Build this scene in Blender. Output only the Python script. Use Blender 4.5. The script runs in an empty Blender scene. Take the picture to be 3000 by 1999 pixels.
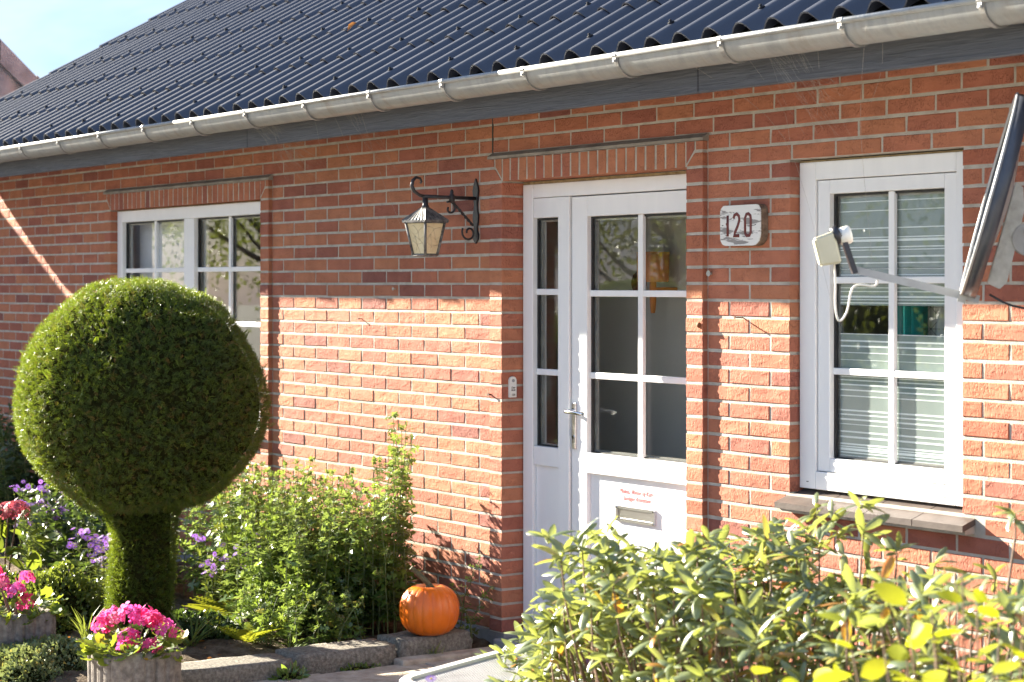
import bpy, bmesh, math, random
import numpy as np
from mathutils import Vector, Matrix

random.seed(7)
rng = np.random.default_rng(11)
R = math.radians
S = bpy.context.scene
COL = S.collection

# ------------------------------------------------------------------ camera, sky, sun, exposure
cam_d = bpy.data.cameras.new('camera')
cam = bpy.data.objects.new('camera', cam_d)
COL.objects.link(cam)
cam.location = (7.69, -5.28, 1.659)
cam.rotation_euler = (R(90), 0, R(55.35))
cam_d.sensor_width = 36
cam_d.lens = 71.62
cam_d.shift_y = -0.0543
cam_d.clip_end = 500
cam_d.dof.use_dof = True
cam_d.dof.focus_distance = 8.6
cam_d.dof.aperture_fstop = 4.5
S.camera = cam

SUN = Vector((-3.5, -1.0, 1.477)).normalized()      # towards the sun
elev = math.asin(SUN.z)
azim = math.atan2(SUN.x, SUN.y)                      # clockwise from +Y

world = bpy.data.worlds.new('World')
S.world = world
world.use_nodes = True
wn, wl = world.node_tree.nodes, world.node_tree.links
wn.clear()
w_out = wn.new('ShaderNodeOutputWorld')
w_bg = wn.new('ShaderNodeBackground')
w_sky = wn.new('ShaderNodeTexSky')
w_sky.sky_type = 'NISHITA'
w_sky.sun_disc = False
w_sky.sun_elevation = elev
w_sky.sun_rotation = azim % (2 * math.pi)
w_sky.air_density = 1.0
w_sky.dust_density = 0.4
w_sky.ozone_density = 1.0
w_tc = wn.new('ShaderNodeTexCoord')
w_map = wn.new('ShaderNodeMapping')
w_map.inputs['Scale'].default_value = (1.3, 1.3, 3.4)
w_map.inputs['Location'].default_value = (0.6, 1.1, 0.25)
w_noise = wn.new('ShaderNodeTexNoise')
w_noise.inputs['Scale'].default_value = 2.3
w_noise.inputs['Detail'].default_value = 6
w_noise.inputs['Roughness'].default_value = 0.55
w_noise.inputs['Distortion'].default_value = 0.5
w_ramp = wn.new('ShaderNodeValToRGB')
w_ramp.color_ramp.elements[0].position = 0.44
w_ramp.color_ramp.elements[0].color = (0.40, 0.75, 1.50, 1)
w_ramp.color_ramp.elements[1].position = 0.64
w_ramp.color_ramp.elements[1].color = (1.32, 1.46, 1.68, 1)
w_mix = wn.new('ShaderNodeMixRGB')
w_mix.inputs['Fac'].default_value = 0.90       # thin high cloud over the whole sky
w_bg.inputs['Strength'].default_value = 0.10
wl.new(w_tc.outputs['Generated'], w_map.inputs['Vector'])
wl.new(w_map.outputs['Vector'], w_noise.inputs['Vector'])
wl.new(w_noise.outputs['Fac'], w_ramp.inputs['Fac'])
wl.new(w_ramp.outputs['Color'], w_mix.inputs['Color2'])
wl.new(w_sky.outputs['Color'], w_mix.inputs['Color1'])
wl.new(w_mix.outputs['Color'], w_bg.inputs['Color'])
wl.new(w_bg.outputs['Background'], w_out.inputs['Surface'])

sun_d = bpy.data.lights.new('sun', 'SUN')
sun = bpy.data.objects.new('sun', sun_d)
COL.objects.link(sun)
sun_d.energy = 5.0
sun_d.angle = R(0.53)
sun_d.color = (1.0, 0.92, 0.77)
sun.rotation_euler = (-SUN).to_track_quat('-Z', 'Y').to_euler()

S.render.engine = 'CYCLES'
S.view_settings.view_transform = 'Standard'
S.view_settings.look = 'None'
S.view_settings.exposure = 2.70
S.view_settings.gamma = 1.0
S.view_settings.use_curve_mapping = False
S.cycles.max_bounces = 6
S.cycles.diffuse_bounces = 3
S.cycles.glossy_bounces = 3
S.cycles.transmission_bounces = 4
S.cycles.transparent_max_bounces = 16
S.cycles.sample_clamp_indirect = 6

# ------------------------------------------------------------------ helpers
def tag(o, label, cat, group=None, kind=None):
    if label: o['label'] = label
    if cat: o['category'] = cat
    if group: o['group'] = group
    if kind: o['kind'] = kind
    return o

def thing(name, label, cat, loc=(0, 0, 0), rotz=0.0, group=None):
    o = bpy.data.objects.new(name, None)
    COL.objects.link(o)
    o.empty_display_size = 0.1
    o.location = loc
    o.rotation_euler = (0, 0, rotz)
    return tag(o, label, cat, group)

def link(name, me, m=None, parent=None, loc=None, rot=None):
    o = bpy.data.objects.new(name, me)
    COL.objects.link(o)
    if m is not None and len(me.materials) == 0:
        me.materials.append(m)
    if parent is not None: o.parent = parent
    if loc is not None: o.location = loc
    if rot is not None: o.rotation_euler = rot
    return o

class MB:
    def __init__(s): s.v = []; s.f = []; s.sm = []
    def add(s, vs, fs, smooth=False):
        b = len(s.v)
        s.v += [tuple(v) for v in vs]
        s.f += [tuple(b + i for i in f) for f in fs]
        s.sm += [smooth] * len(fs)
        return s
    def box(s, x0, x1, y0, y1, z0, z1):
        return s.add([(x0, y0, z0), (x1, y0, z0), (x1, y1, z0), (x0, y1, z0), (x0, y0, z1), (x1, y0, z1), (x1, y1, z1), (x0, y1, z1)],
                     [(0, 3, 2, 1), (4, 5, 6, 7), (0, 1, 5, 4), (1, 2, 6, 5), (2, 3, 7, 6), (3, 0, 4, 7)])
    def bev(s, x0, x1, y0, y1, z0, z1, b=0.004, seg=2):
        bm = bmesh.new()
        bmesh.ops.create_cube(bm, size=1)
        for v in bm.verts:
            v.co = Vector(((x0 + x1) / 2 + v.co.x * (x1 - x0), (y0 + y1) / 2 + v.co.y * (y1 - y0), (z0 + z1) / 2 + v.co.z * (z1 - z0)))
        bmesh.ops.bevel(bm, geom=bm.edges[:], offset=b, segments=seg, affect='EDGES', profile=0.5)
        bm.verts.index_update()
        s.add([v.co[:] for v in bm.verts], [[v.index for v in f.verts] for f in bm.faces])
        bm.free()
        return s
    def tube(s, pts, r, n=8, cap=True, closed=False):
        pts = [Vector(p) for p in pts]
        rs = r if hasattr(r, '__len__') else [r] * len(pts)
        vs = []
        up = None
        N = len(pts)
        for i, p in enumerate(pts):
            if closed: t = pts[(i + 1) % N] - pts[i - 1]
            else: t = pts[min(i + 1, N - 1)] - pts[max(i - 1, 0)]
            t.normalize()
            if up is None:
                up = Vector((0, 0, 1)) if abs(t.z) < 0.9 else Vector((1, 0, 0))
            a = t.cross(up).normalized()
            b = a.cross(t).normalized()
            up = b
            for k in range(n):
                th = 2 * math.pi * k / n
                vs.append(p + (a * math.cos(th) + b * math.sin(th)) * rs[i])
        fs = []
        M = N if closed else N - 1
        for i in range(M):
            j = (i + 1) % N
            for k in range(n):
                l = (k + 1) % n
                fs.append((i * n + k, i * n + l, j * n + l, j * n + k))
        s.add(vs, fs, True)
        if cap and not closed:
            b = len(s.v) - len(vs)
            s.f.append(tuple(b + k for k in reversed(range(n)))); s.sm.append(False)
            s.f.append(tuple(b + (N - 1) * n + k for k in range(n))); s.sm.append(False)
        return s
    def lathe(s, prof, n=24, c=(0, 0, 0), smooth=True, wob=None):
        vs = []; fs = []
        for r, z in prof:
            for k in range(n):
                th = 2 * math.pi * k / n
                rr = r if wob is None else r * wob(th, z)
                vs.append((c[0] + rr * math.cos(th), c[1] + rr * math.sin(th), c[2] + z))
        for i in range(len(prof) - 1):
            for k in range(n):
                l = (k + 1) % n
                fs.append((i * n + k, i * n + l, (i + 1) * n + l, (i + 1) * n + k))
        fs.append(tuple(reversed(range(n))))
        fs.append(tuple((len(prof) - 1) * n + k for k in range(n)))
        return s.add(vs, fs, smooth)
    def prism(s, poly, y0, y1, plane='xz', smooth=False):
        n = len(poly)
        if plane == 'xz': P = lambda p, y: (p[0], y, p[1])
        elif plane == 'yz': P = lambda p, y: (y, p[0], p[1])
        else: P = lambda p, y: (p[0], p[1], y)
        vs = [P(p, y0) for p in poly] + [P(p, y1) for p in poly]
        fs = [tuple(range(n)), tuple(reversed(range(n, 2 * n)))]
        fs += [(i, n + i, n + (i + 1) % n, (i + 1) % n) for i in range(n)]
        return s.add(vs, fs, smooth)
    def mesh(s, name, m=None, rnd=None):
        me = bpy.data.meshes.new(name)
        me.from_pydata(s.v, [], s.f)
        me.polygons.foreach_set('use_smooth', s.sm)
        bm = bmesh.new(); bm.from_mesh(me)
        bmesh.ops.recalc_face_normals(bm, faces=bm.faces)
        bm.to_mesh(me); bm.free()
        if m is not None: me.materials.append(m)
        if rnd is not None:
            a = me.attributes.new('rnd', 'FLOAT', 'POINT')
            a.data.foreach_set('value', [rnd] * len(me.vertices))
        me.update()
        return me
    def build(s, name, m=None, parent=None, loc=None, rot=None, rnd=None):
        return link(name, s.mesh(name, m, rnd), None, parent, loc, rot)

def np_mesh(name, V, F, rnd=None, smooth=True, m=None):
    V = np.ascontiguousarray(V, dtype=np.float32); F = np.ascontiguousarray(F, dtype=np.int32)
    me = bpy.data.meshes.new(name)
    me.vertices.add(len(V)); me.vertices.foreach_set('co', V.ravel())
    me.loops.add(F.size); me.loops.foreach_set('vertex_index', F.ravel())
    me.polygons.add(len(F))
    me.polygons.foreach_set('loop_start', np.arange(0, F.size, F.shape[1], dtype=np.int32))
    me.polygons.foreach_set('use_smooth', np.full(len(F), smooth))
    me.update(calc_edges=True)
    if rnd is not None:
        a = me.attributes.new('rnd', 'FLOAT', 'POINT')
        a.data.foreach_set('value', np.ascontiguousarray(rnd, dtype=np.float32))
    if m is not None: me.materials.append(m)
    return me

def norm(a): return a / np.maximum(np.linalg.norm(a, axis=-1, keepdims=True), 1e-9)

def frames(d, n):
    """columns x,y,z with y along d and z near n"""
    y = norm(d); x = norm(np.cross(y, n)); z = np.cross(x, y)
    return np.stack([x, y, z], axis=-1)

def scatter(tv, tf, Fr, T, sc):
    tv = np.asarray(tv, float); tf = np.asarray(tf, int)
    N = len(T); m = len(tv)
    V = np.einsum('nij,mj->nmi', Fr, tv) * np.asarray(sc).reshape(N, 1, 1) + T[:, None, :]
    F = tf[None] + (np.arange(N) * m)[:, None, None]
    return V.reshape(-1, 3), F.reshape(-1, tf.shape[1])

def rvec(n): return norm(rng.normal(size=(n, 3)))

# ------------------------------------------------------------------ materials
def mat(name):
    m = bpy.data.materials.new(name); m.use_nodes = True
    nt = m.node_tree; nt.nodes.clear()
    out = nt.nodes.new('ShaderNodeOutputMaterial')
    return m, nt, out

def nd(nt, t, **k):
    n = nt.nodes.new(t)
    for a, b in k.items():
        if a in n.inputs.keys(): n.inputs[a].default_value = b
        else: setattr(n, a, b)
    return n

def ramp(nt, stops):
    n = nt.nodes.new('ShaderNodeValToRGB')
    e = n.color_ramp.elements
    while len(e) < len(stops): e.new(0.5)
    for el, (p, c) in zip(e, stops):
        el.position = p; el.color = (*c, 1) if len(c) == 3 else c
    return n

def pos(nt, scale=(1, 1, 1), obj=False):
    if obj:
        g = nd(nt, 'ShaderNodeTexCoord').outputs['Object']
    else:
        g = nd(nt, 'ShaderNodeNewGeometry').outputs['Position']
    mp = nd(nt, 'ShaderNodeMapping'); mp.inputs['Scale'].default_value = scale
    nt.links.new(g, mp.inputs['Vector'])
    return mp.outputs['Vector']

def noise(nt, vec, scale, detail=4, rough=0.55, dist=0.0):
    n = nd(nt, 'ShaderNodeTexNoise', Scale=scale, Detail=detail, Roughness=rough, Distortion=dist)
    nt.links.new(vec, n.inputs['Vector'])
    return n.outputs['Fac']

def mixc(nt, fac, a, b, mode='MIX'):
    n = nd(nt, 'ShaderNodeMixRGB', blend_type=mode)
    for sock, v in ((n.inputs['Fac'], fac), (n.inputs['Color1'], a), (n.inputs['Color2'], b)):
        if isinstance(v, (int, float)): sock.default_value = v
        elif isinstance(v, tuple): sock.default_value = (*v, 1)
        else: nt.links.new(v, sock)
    return n.outputs['Color']

def bump(nt, h, dist, strength=1.0, prev=None):
    b = nd(nt, 'ShaderNodeBump', Strength=strength, Distance=dist)
    nt.links.new(h, b.inputs['Height'])
    if prev is not None: nt.links.new(prev, b.inputs['Normal'])
    return b.outputs['Normal']

def surf(name, c1, c2, scale=8, rough=0.7, bumpd=0.0, bscale=60, metal=0.0, stretch=(1, 1, 1), spec=0.5, obj=False, c3=None):
    m, nt, out = mat(name)
    v = pos(nt, stretch, obj)
    f = noise(nt, v, scale, 6, 0.6)
    rp = ramp(nt, [(0.3, c1), (0.7, c2)] if c3 is None else [(0.28, c1), (0.5, c2), (0.72, c3)])
    nt.links.new(f, rp.inputs['Fac'])
    p = nd(nt, 'ShaderNodeBsdfPrincipled', Roughness=rough, Metallic=metal)
    p.inputs['Specular IOR Level'].default_value = spec
    nt.links.new(rp.outputs['Color'], p.inputs['Base Color'])
    if bumpd:
        nt.links.new(bump(nt, noise(nt, v, bscale, 5, 0.65), bumpd), p.inputs['Normal'])
    nt.links.new(p.outputs[0], out.inputs['Surface'])
    return m

def brick_mat(name, tone=1.0):
    m, nt, out = mat(name)
    at = nd(nt, 'ShaderNodeAttribute'); at.attribute_name = 'rnd'
    base = ramp(nt, [(0.0, (0.27, 0.105, 0.085)), (0.10, (0.36, 0.130, 0.092)), (0.3, (0.42, 0.156, 0.100)), (0.6, (0.455, 0.180, 0.108)), (0.85, (0.47, 0.198, 0.112)), (1.0, (0.39, 0.132, 0.082))])
    nt.links.new(at.outputs['Fac'], base.inputs['Fac'])
    v = pos(nt)
    blot = ramp(nt, [(0.35, (0.88, 0.86, 0.84)), (0.65, (1.08, 1.08, 1.06))])
    nt.links.new(noise(nt, v, 9, 4), blot.inputs['Fac'])
    c = mixc(nt, 0.9, base.outputs['Color'], blot.outputs['Color'], 'MULTIPLY')
    sp = ramp(nt, [(0.0, (0.35, 0.28, 0.25)), (0.17, (0.55, 0.48, 0.45)), (0.24, (1, 1, 1))])
    nt.links.new(noise(nt, v, 130, 3), sp.inputs['Fac'])
    c = mixc(nt, 0.8, c, sp.outputs['Color'], 'MULTIPLY')
    # broad weathering
    wth = ramp(nt, [(0.3, (0.84, 0.82, 0.81)), (0.7, (1.06, 1.06, 1.05))])
    nt.links.new(noise(nt, v, 1.4, 5, 0.7), wth.inputs['Fac'])
    c = mixc(nt, 0.8, c, wth.outputs['Color'], 'MULTIPLY')
    # pale efflorescence in a few places
    ef = ramp(nt, [(0.70, (0, 0, 0)), (0.82, (1, 1, 1))])
    nt.links.new(noise(nt, v, 14, 6, 0.75), ef.inputs['Fac'])
    m1 = nd(nt, 'ShaderNodeMath', operation='MULTIPLY'); m1.inputs[1].default_value = 0.35
    nt.links.new(ef.outputs['Color'], m1.inputs[0])
    c = mixc(nt, m1.outputs[0], c, (0.52, 0.40, 0.34))
    p = nd(nt, 'ShaderNodeBsdfPrincipled', Roughness=0.88)
    p.inputs['Specular IOR Level'].default_value = 0.25
    nt.links.new(c, p.inputs['Base Color'])
    # dragged, wrinkled face of the brick
    w = nd(nt, 'ShaderNodeTexNoise', Scale=1.0, Detail=2.5, Roughness=0.5, Distortion=1.1)
    nt.links.new(pos(nt, (105, 105, 46)), w.inputs['Vector'])
    wr = ramp(nt, [(0.36, (0, 0, 0)), (0.52, (1, 1, 1))])
    nt.links.new(w.outputs['Fac'], wr.inputs['Fac'])
    msk = ramp(nt, [(0.40, (0.12, 0.12, 0.12)), (0.6, (1, 1, 1))])
    nt.links.new(noise(nt, pos(nt, (6, 6, 14)), 1.6, 2), msk.inputs['Fac'])
    hm = nd(nt, 'ShaderNodeMath', operation='MULTIPLY')
    nt.links.new(wr.outputs['Color'], hm.inputs[0]); nt.links.new(msk.outputs['Color'], hm.inputs[1])
    n1 = bump(nt, hm.outputs[0], 0.0037, 0.9)
    n2 = bump(nt, noise(nt, v, 260, 3), 0.0008, 0.6, n1)
    nt.links.new(n2, p.inputs['Normal'])
    nt.links.new(p.outputs[0], out.inputs['Surface'])
    return m

def leaf_mat(name, stops, trans=(0.30, 0.42, 0.03), tfac=0.35, rough=0.4, spec=0.5, coat=0.0, under=None):
    m, nt, out = mat(name)
    at = nd(nt, 'ShaderNodeAttribute'); at.attribute_name = 'rnd'
    rp = ramp(nt, stops)
    nt.links.new(at.outputs['Fac'], rp.inputs['Fac'])
    col = rp.outputs['Color']
    v = pos(nt)
    var = ramp(nt, [(0.3, (0.75, 0.78, 0.7)), (0.7, (1.15, 1.12, 1.1))])
    nt.links.new(noise(nt, v, 25, 3), var.inputs['Fac'])
    col = mixc(nt, 0.8, col, var.outputs['Color'], 'MULTIPLY')
    if under is not None:
        g = nd(nt, 'ShaderNodeNewGeometry')
        col = mixc(nt, g.outputs['Backfacing'], col, under)
    p = nd(nt, 'ShaderNodeBsdfPrincipled', Roughness=rough)
    p.inputs['Specular IOR Level'].default_value = spec
    nt.links.new(col, p.inputs['Base Color'])
    t = nd(nt, 'ShaderNodeBsdfTranslucent')
    tc = mixc(nt, 0.55, col, trans)
    nt.links.new(tc, t.inputs['Color'])
    mx = nd(nt, 'ShaderNodeMixShader', Fac=tfac)
    nt.links.new(p.outputs[0], mx.inputs[1]); nt.links.new(t.outputs[0], mx.inputs[2])
    nt.links.new(mx.outputs[0], out.inputs['Surface'])
    return m

def glass_mat(name, tint=(0.96, 0.975, 0.97), boost=1.55):
    m, nt, out = mat(name)
    lw = nd(nt, 'ShaderNodeLayerWeight', Blend=0.5)
    pw = nd(nt, 'ShaderNodeMath', operation='POWER'); pw.inputs[1].default_value = 4.0
    nt.links.new(lw.outputs['Facing'], pw.inputs[0])
    fr = nd(nt, 'ShaderNodeMath', operation='MULTIPLY_ADD'); fr.inputs[1].default_value = 0.75; fr.inputs[2].default_value = 0.03
    nt.links.new(pw.outputs[0], fr.inputs[0])
    tr = nd(nt, 'ShaderNodeBsdfTransparent'); tr.inputs['Color'].default_value = (*tint, 1)
    gl = nd(nt, 'ShaderNodeBsdfGlossy', Roughness=0.004)
    gl.inputs['Color'].default_value = (0.95, 0.97, 0.97, 1)
    # slight waviness of the pane
    nn = bump(nt, noise(nt, pos(nt), 2.2, 1), 0.004, 0.12)
    nt.links.new(nn, gl.inputs['Normal'])
    mx = nd(nt, 'ShaderNodeMixShader')
    nt.links.new(fr.outputs[0], mx.inputs[0]); nt.links.new(tr.outputs[0], mx.inputs[1]); nt.links.new(gl.outputs[0], mx.inputs[2])
    nt.links.new(mx.outputs[0], out.inputs['Surface'])
    return m

M = {}
M['brick'] = brick_mat('brick')
M['mortar'] = surf('mortar', (0.34, 0.305, 0.26), (0.46, 0.425, 0.37), 14, 0.95, 0.003, 240, spec=0.1, c3=(0.55, 0.52, 0.46))
M['mortar_dark'] = surf('ledge_mortar', (0.24, 0.215, 0.185), (0.38, 0.345, 0.30), 12, 0.95, 0.003, 160, spec=0.1)
M['foam'] = surf('joint_foam', (0.24, 0.17, 0.09), (0.46, 0.36, 0.20), 30, 0.95, 0.004, 120, spec=0.1)
M['plinth'] = surf('plinth_render', (0.20, 0.20, 0.21), (0.34, 0.34, 0.35), 9, 0.9, 0.002, 130, spec=0.2)
M['pvc'] = surf('white_pvc', (0.79, 0.795, 0.80), (0.845, 0.85, 0.855), 2.2, 0.36, 0.0003, 90, stretch=(5, 5, .8))
M['gasket'] = surf('black_gasket', (0.015, 0.015, 0.016), (0.03, 0.03, 0.03), 20, 0.6)
M['spacer'] = surf('alu_spacer', (0.30, 0.28, 0.26), (0.42, 0.40, 0.37), 20, 0.45, metal=0.4)
M['glass'] = glass_mat('window_glass')
M['steel'] = surf('brushed_steel', (0.55, 0.55, 0.56), (0.68, 0.68, 0.69), 6, 0.28, 0.0003, 300, metal=1.0, stretch=(1, 1, 30))
M['chrome'] = surf('chrome', (0.80, 0.80, 0.82), (0.86, 0.86, 0.87), 5, 0.10, metal=1.0)
M['zinc'] = surf('zinc_gutter', (0.22, 0.235, 0.24), (0.32, 0.33, 0.33), 5, 0.5, 0.001, 40, metal=0.35, stretch=(2.6, 1.2, .5), c3=(0.25, 0.235, 0.21))
M['zinc_clip'] = surf('zinc_bracket', (0.27, 0.27, 0.27), (0.38, 0.38, 0.37), 25, 0.4, 0.0008, 150, metal=0.6)
def roof_mat():
    m, nt, out = mat('dark_blue_roof_sheet')
    v = pos(nt)
    rp = ramp(nt, [(0.3, (0.013, 0.016, 0.029)), (0.7, (0.022, 0.026, 0.044))])
    nt.links.new(noise(nt, v, 3.5, 5), rp.inputs['Fac'])
    dust = ramp(nt, [(0.58, (0, 0, 0)), (0.9, (1, 1, 1))])
    nt.links.new(noise(nt, v, 22, 7, 0.75), dust.inputs['Fac'])
    ml = nd(nt, 'ShaderNodeMath', operation='MULTIPLY'); ml.inputs[1].default_value = 0.16
    nt.links.new(dust.outputs['Color'], ml.inputs[0])
    c = mixc(nt, ml.outputs[0], rp.outputs['Color'], (0.16, 0.14, 0.12))
    p = nd(nt, 'ShaderNodeBsdfPrincipled', Roughness=0.50)
    p.inputs['Specular IOR Level'].default_value = 0.75
    nt.links.new(c, p.inputs['Base Color'])
    nt.links.new(bump(nt, noise(nt, v, 120, 4), 0.0004), p.inputs['Normal'])
    nt.links.new(p.outputs[0], out.inputs['Surface'])
    return m
M['roof'] = roof_mat()
def fascia_mat():
    m, nt, out = mat('grey_stained_wood')
    v = pos(nt, (2.2, 1, 60))
    w = nd(nt, 'ShaderNodeTexNoise', Scale=2.0, Detail=5, Roughness=0.6, Distortion=1.2)
    nt.links.new(v, w.inputs['Vector'])
    rp = ramp(nt, [(0.3, (0.045, 0.050, 0.062)), (0.7, (0.105, 0.113, 0.134))])
    nt.links.new(w.outputs['Fac'], rp.inputs['Fac'])
    p = nd(nt, 'ShaderNodeBsdfPrincipled', Roughness=0.62)
    nt.links.new(rp.outputs['Color'], p.inputs['Base Color'])
    nt.links.new(bump(nt, w.outputs['Fac'], 0.006, 0.9), p.inputs['Normal'])
    nt.links.new(p.outputs[0], out.inputs['Surface'])
    return m
M['fascia'] = fascia_mat()
M['bolt'] = surf('bolt_cap', (0.012, 0.013, 0.016), (0.03, 0.031, 0.035), 40, 0.85, spec=0.1)
M['soffit'] = surf('soffit_wood', (0.05, 0.045, 0.04), (0.09, 0.08, 0.07), 6, 0.8)
M['inner'] = surf('interior_wall_paint', (0.66, 0.63, 0.58), (0.72, 0.69, 0.64), 3, 0.9)
M['inner_white'] = surf('interior_white_paint', (0.62, 0.62, 0.60), (0.68, 0.68, 0.66), 3, 0.9)
M['inner_floor'] = surf('interior_floor', (0.18, 0.12, 0.08), (0.24, 0.17, 0.11), 6, 0.5)
M['iron'] = surf('black_wrought_iron', (0.012, 0.012, 0.015), (0.04, 0.04, 0.046), 35, 0.45, 0.0012, 120)
M['iron_worn'] = surf('weathered_iron', (0.03, 0.03, 0.033), (0.22, 0.21, 0.20), 45, 0.5, 0.0012, 140)
M['amber'] = surf('cream_lantern_glass', (0.62, 0.50, 0.29), (0.78, 0.68, 0.45), 12, 0.3, 0.0012, 60)
M['lead'] = surf('glass_relief_line', (0.55, 0.45, 0.28), (0.72, 0.62, 0.42), 30, 0.35)
M['cream'] = surf('cream_plastic', (0.50, 0.47, 0.34), (0.58, 0.55, 0.42), 14, 0.45)
M['white_plastic'] = surf('white_plastic', (0.70, 0.69, 0.64), (0.78, 0.77, 0.73), 14, 0.4)
M['black_plastic'] = surf('black_plastic', (0.012, 0.013, 0.018), (0.03, 0.03, 0.04), 20, 0.4)
M['ink'] = surf('dark_ink', (0.01, 0.01, 0.012), (0.02, 0.02, 0.02), 20, 0.7)
M['grey_button'] = surf('grey_button', (0.25, 0.25, 0.26), (0.32, 0.32, 0.33), 20, 0.4)
M['dish'] = surf('dish_grey_paint', (0.26, 0.265, 0.27), (0.36, 0.365, 0.37), 9, 0.38, 0.0006, 40, c3=(0.31, 0.305, 0.29))
M['dish_dark'] = surf('dish_dark_edge', (0.035, 0.04, 0.055), (0.07, 0.075, 0.09), 8, 0.3)
M['galv'] = surf('galvanised_bracket', (0.30, 0.29, 0.26), (0.46, 0.45, 0.42), 25, 0.45, 0.0006, 120, metal=0.5)
M['concrete'] = surf('aggregate_concrete', (0.10, 0.09, 0.075), (0.20, 0.18, 0.15), 70, 0.95, 0.008, 160, spec=0.2, c3=(0.33, 0.30, 0.25))
M['planter'] = surf('planter_concrete', (0.12, 0.105, 0.095), (0.22, 0.195, 0.175), 40, 0.95, 0.006, 190, spec=0.15, c3=(0.31, 0.285, 0.255))
M['soil'] = surf('garden_soil', (0.045, 0.032, 0.022), (0.12, 0.09, 0.062), 16, 1.0, 0.03, 45, spec=0.1, c3=(0.22, 0.175, 0.125))
M['paver'] = surf('sandy_paver', (0.26, 0.21, 0.16), (0.42, 0.35, 0.28), 14, 0.95, 0.006, 110, spec=0.15, c3=(0.52, 0.46, 0.38))
M['ground'] = surf('pale_gravel', (0.36, 0.325, 0.28), (0.45, 0.41, 0.355), 3, 1.0, 0.02, 60, spec=0.1)
M['bark'] = surf('bark', (0.06, 0.042, 0.03), (0.13, 0.095, 0.07), 30, 0.9, 0.004, 90)
M['stem'] = surf('green_stem', (0.10, 0.13, 0.04), (0.17, 0.20, 0.07), 30, 0.6)
M['red_stem'] = surf('brown_twig', (0.12, 0.075, 0.05), (0.22, 0.14, 0.10), 30, 0.8)
M['wood_lamp'] = surf('orange_lamp_shade', (0.62, 0.20, 0.04), (0.70, 0.26, 0.06), 9, 0.6)
M['teal'] = surf('teal_curtain', (0.005, 0.24, 0.23), (0.01, 0.36, 0.34), 6, 0.9)
M['fabric'] = surf('white_curtain', (0.50, 0.50, 0.48), (0.60, 0.60, 0.57), 10, 0.9)
M['blind'] = surf('grey_roller_blind', (0.58, 0.58, 0.61), (0.64, 0.64, 0.67), 30, 0.95)
M['red'] = surf('maroon_disc', (0.20, 0.03, 0.025), (0.26, 0.05, 0.035), 8, 0.5)
M['tile'] = surf('brown_sill_tile', (0.075, 0.058, 0.050), (0.12, 0.095, 0.083), 14, 0.45, 0.001, 90)
M['neighbour'] = surf('grey_fibre_cement', (0.15, 0.15, 0.16), (0.24, 0.24, 0.255), 7, 0.95, 0.006, 70, c3=(0.31, 0.31, 0.325))
M['rust'] = surf('rusty_nail', (0.06, 0.03, 0.02), (0.18, 0.08, 0.045), 60, 0.8)
M['web'] = surf('cobweb', (0.35, 0.33, 0.30), (0.5, 0.48, 0.44), 10, 0.7)

def film_mat():
    m, nt, out = mat('frosted_film')
    d = nd(nt, 'ShaderNodeBsdfDiffuse'); d.inputs['Color'].default_value = (0.46, 0.52, 0.495, 1)
    t = nd(nt, 'ShaderNodeBsdfTransparent'); t.inputs['Color'].default_value = (0.8, 0.86, 0.84, 1)
    mx = nd(nt, 'ShaderNodeMixShader', Fac=0.46)
    nt.links.new(d.outputs[0], mx.inputs[1]); nt.links.new(t.outputs[0], mx.inputs[2])
    nt.links.new(mx.outputs[0], out.inputs['Surface'])
    return m
M['film'] = film_mat()
M['stripe'] = surf('white_film_stripe', (0.80, 0.83, 0.83), (0.85, 0.87, 0.87), 10, 0.8)

def sign_mat():
    m, nt, out = mat('peeling_white_paint')
    v = pos(nt, (9, 9, 55))
    f = noise(nt, v, 1.0, 5, 0.6, 0.4)
    rp = ramp(nt, [(0.0, (0.17, 0.15, 0.14)), (0.43, (0.30, 0.285, 0.275)), (0.455, (0.74, 0.73, 0.70)), (1, (0.80, 0.79, 0.76))])
    nt.links.new(f, rp.inputs['Fac'])
    p = nd(nt, 'ShaderNodeBsdfPrincipled', Roughness=0.75)
    nt.links.new(rp.outputs['Color'], p.inputs['Base Color'])
    nt.links.new(bump(nt, f, 0.003), p.inputs['Normal'])
    nt.links.new(p.outputs[0], out.inputs['Surface'])
    return m
M['sign'] = sign_mat()
M['sign_edge'] = surf('raw_bark_edge', (0.10, 0.07, 0.05), (0.30, 0.22, 0.16), 45, 0.9, 0.004, 90)
M['digit'] = surf('dark_red_digit', (0.10, 0.016, 0.018), (0.19, 0.04, 0.03), 60, 0.6)
M['print'] = surf('red_door_lettering', (0.38, 0.06, 0.06), (0.45, 0.09, 0.08), 20, 0.6)

def pumpkin_mat():
    m, nt, out = mat('pumpkin_skin')
    v = pos(nt, (1, 1, 1), True)
    rp = ramp(nt, [(0.3, (0.62, 0.115, 0.004)), (0.7, (0.78, 0.17, 0.008))])
    nt.links.new(noise(nt, v, 9, 5), rp.inputs['Fac'])
    p = nd(nt, 'ShaderNodeBsdfPrincipled', Roughness=0.30)
    nt.links.new(rp.outputs['Color'], p.inputs['Base Color'])
    nt.links.new(bump(nt, noise(nt, pos(nt, (60, 60, 12), True), 2, 4), 0.0012), p.inputs['Normal'])
    nt.links.new(p.outputs[0], out.inputs['Surface'])
    return m
M['pumpkin'] = pumpkin_mat()
M['pumpkin_stem'] = surf('pumpkin_stem', (0.05, 0.055, 0.025), (0.13, 0.12, 0.06), 30, 0.8, 0.003, 80)

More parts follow.
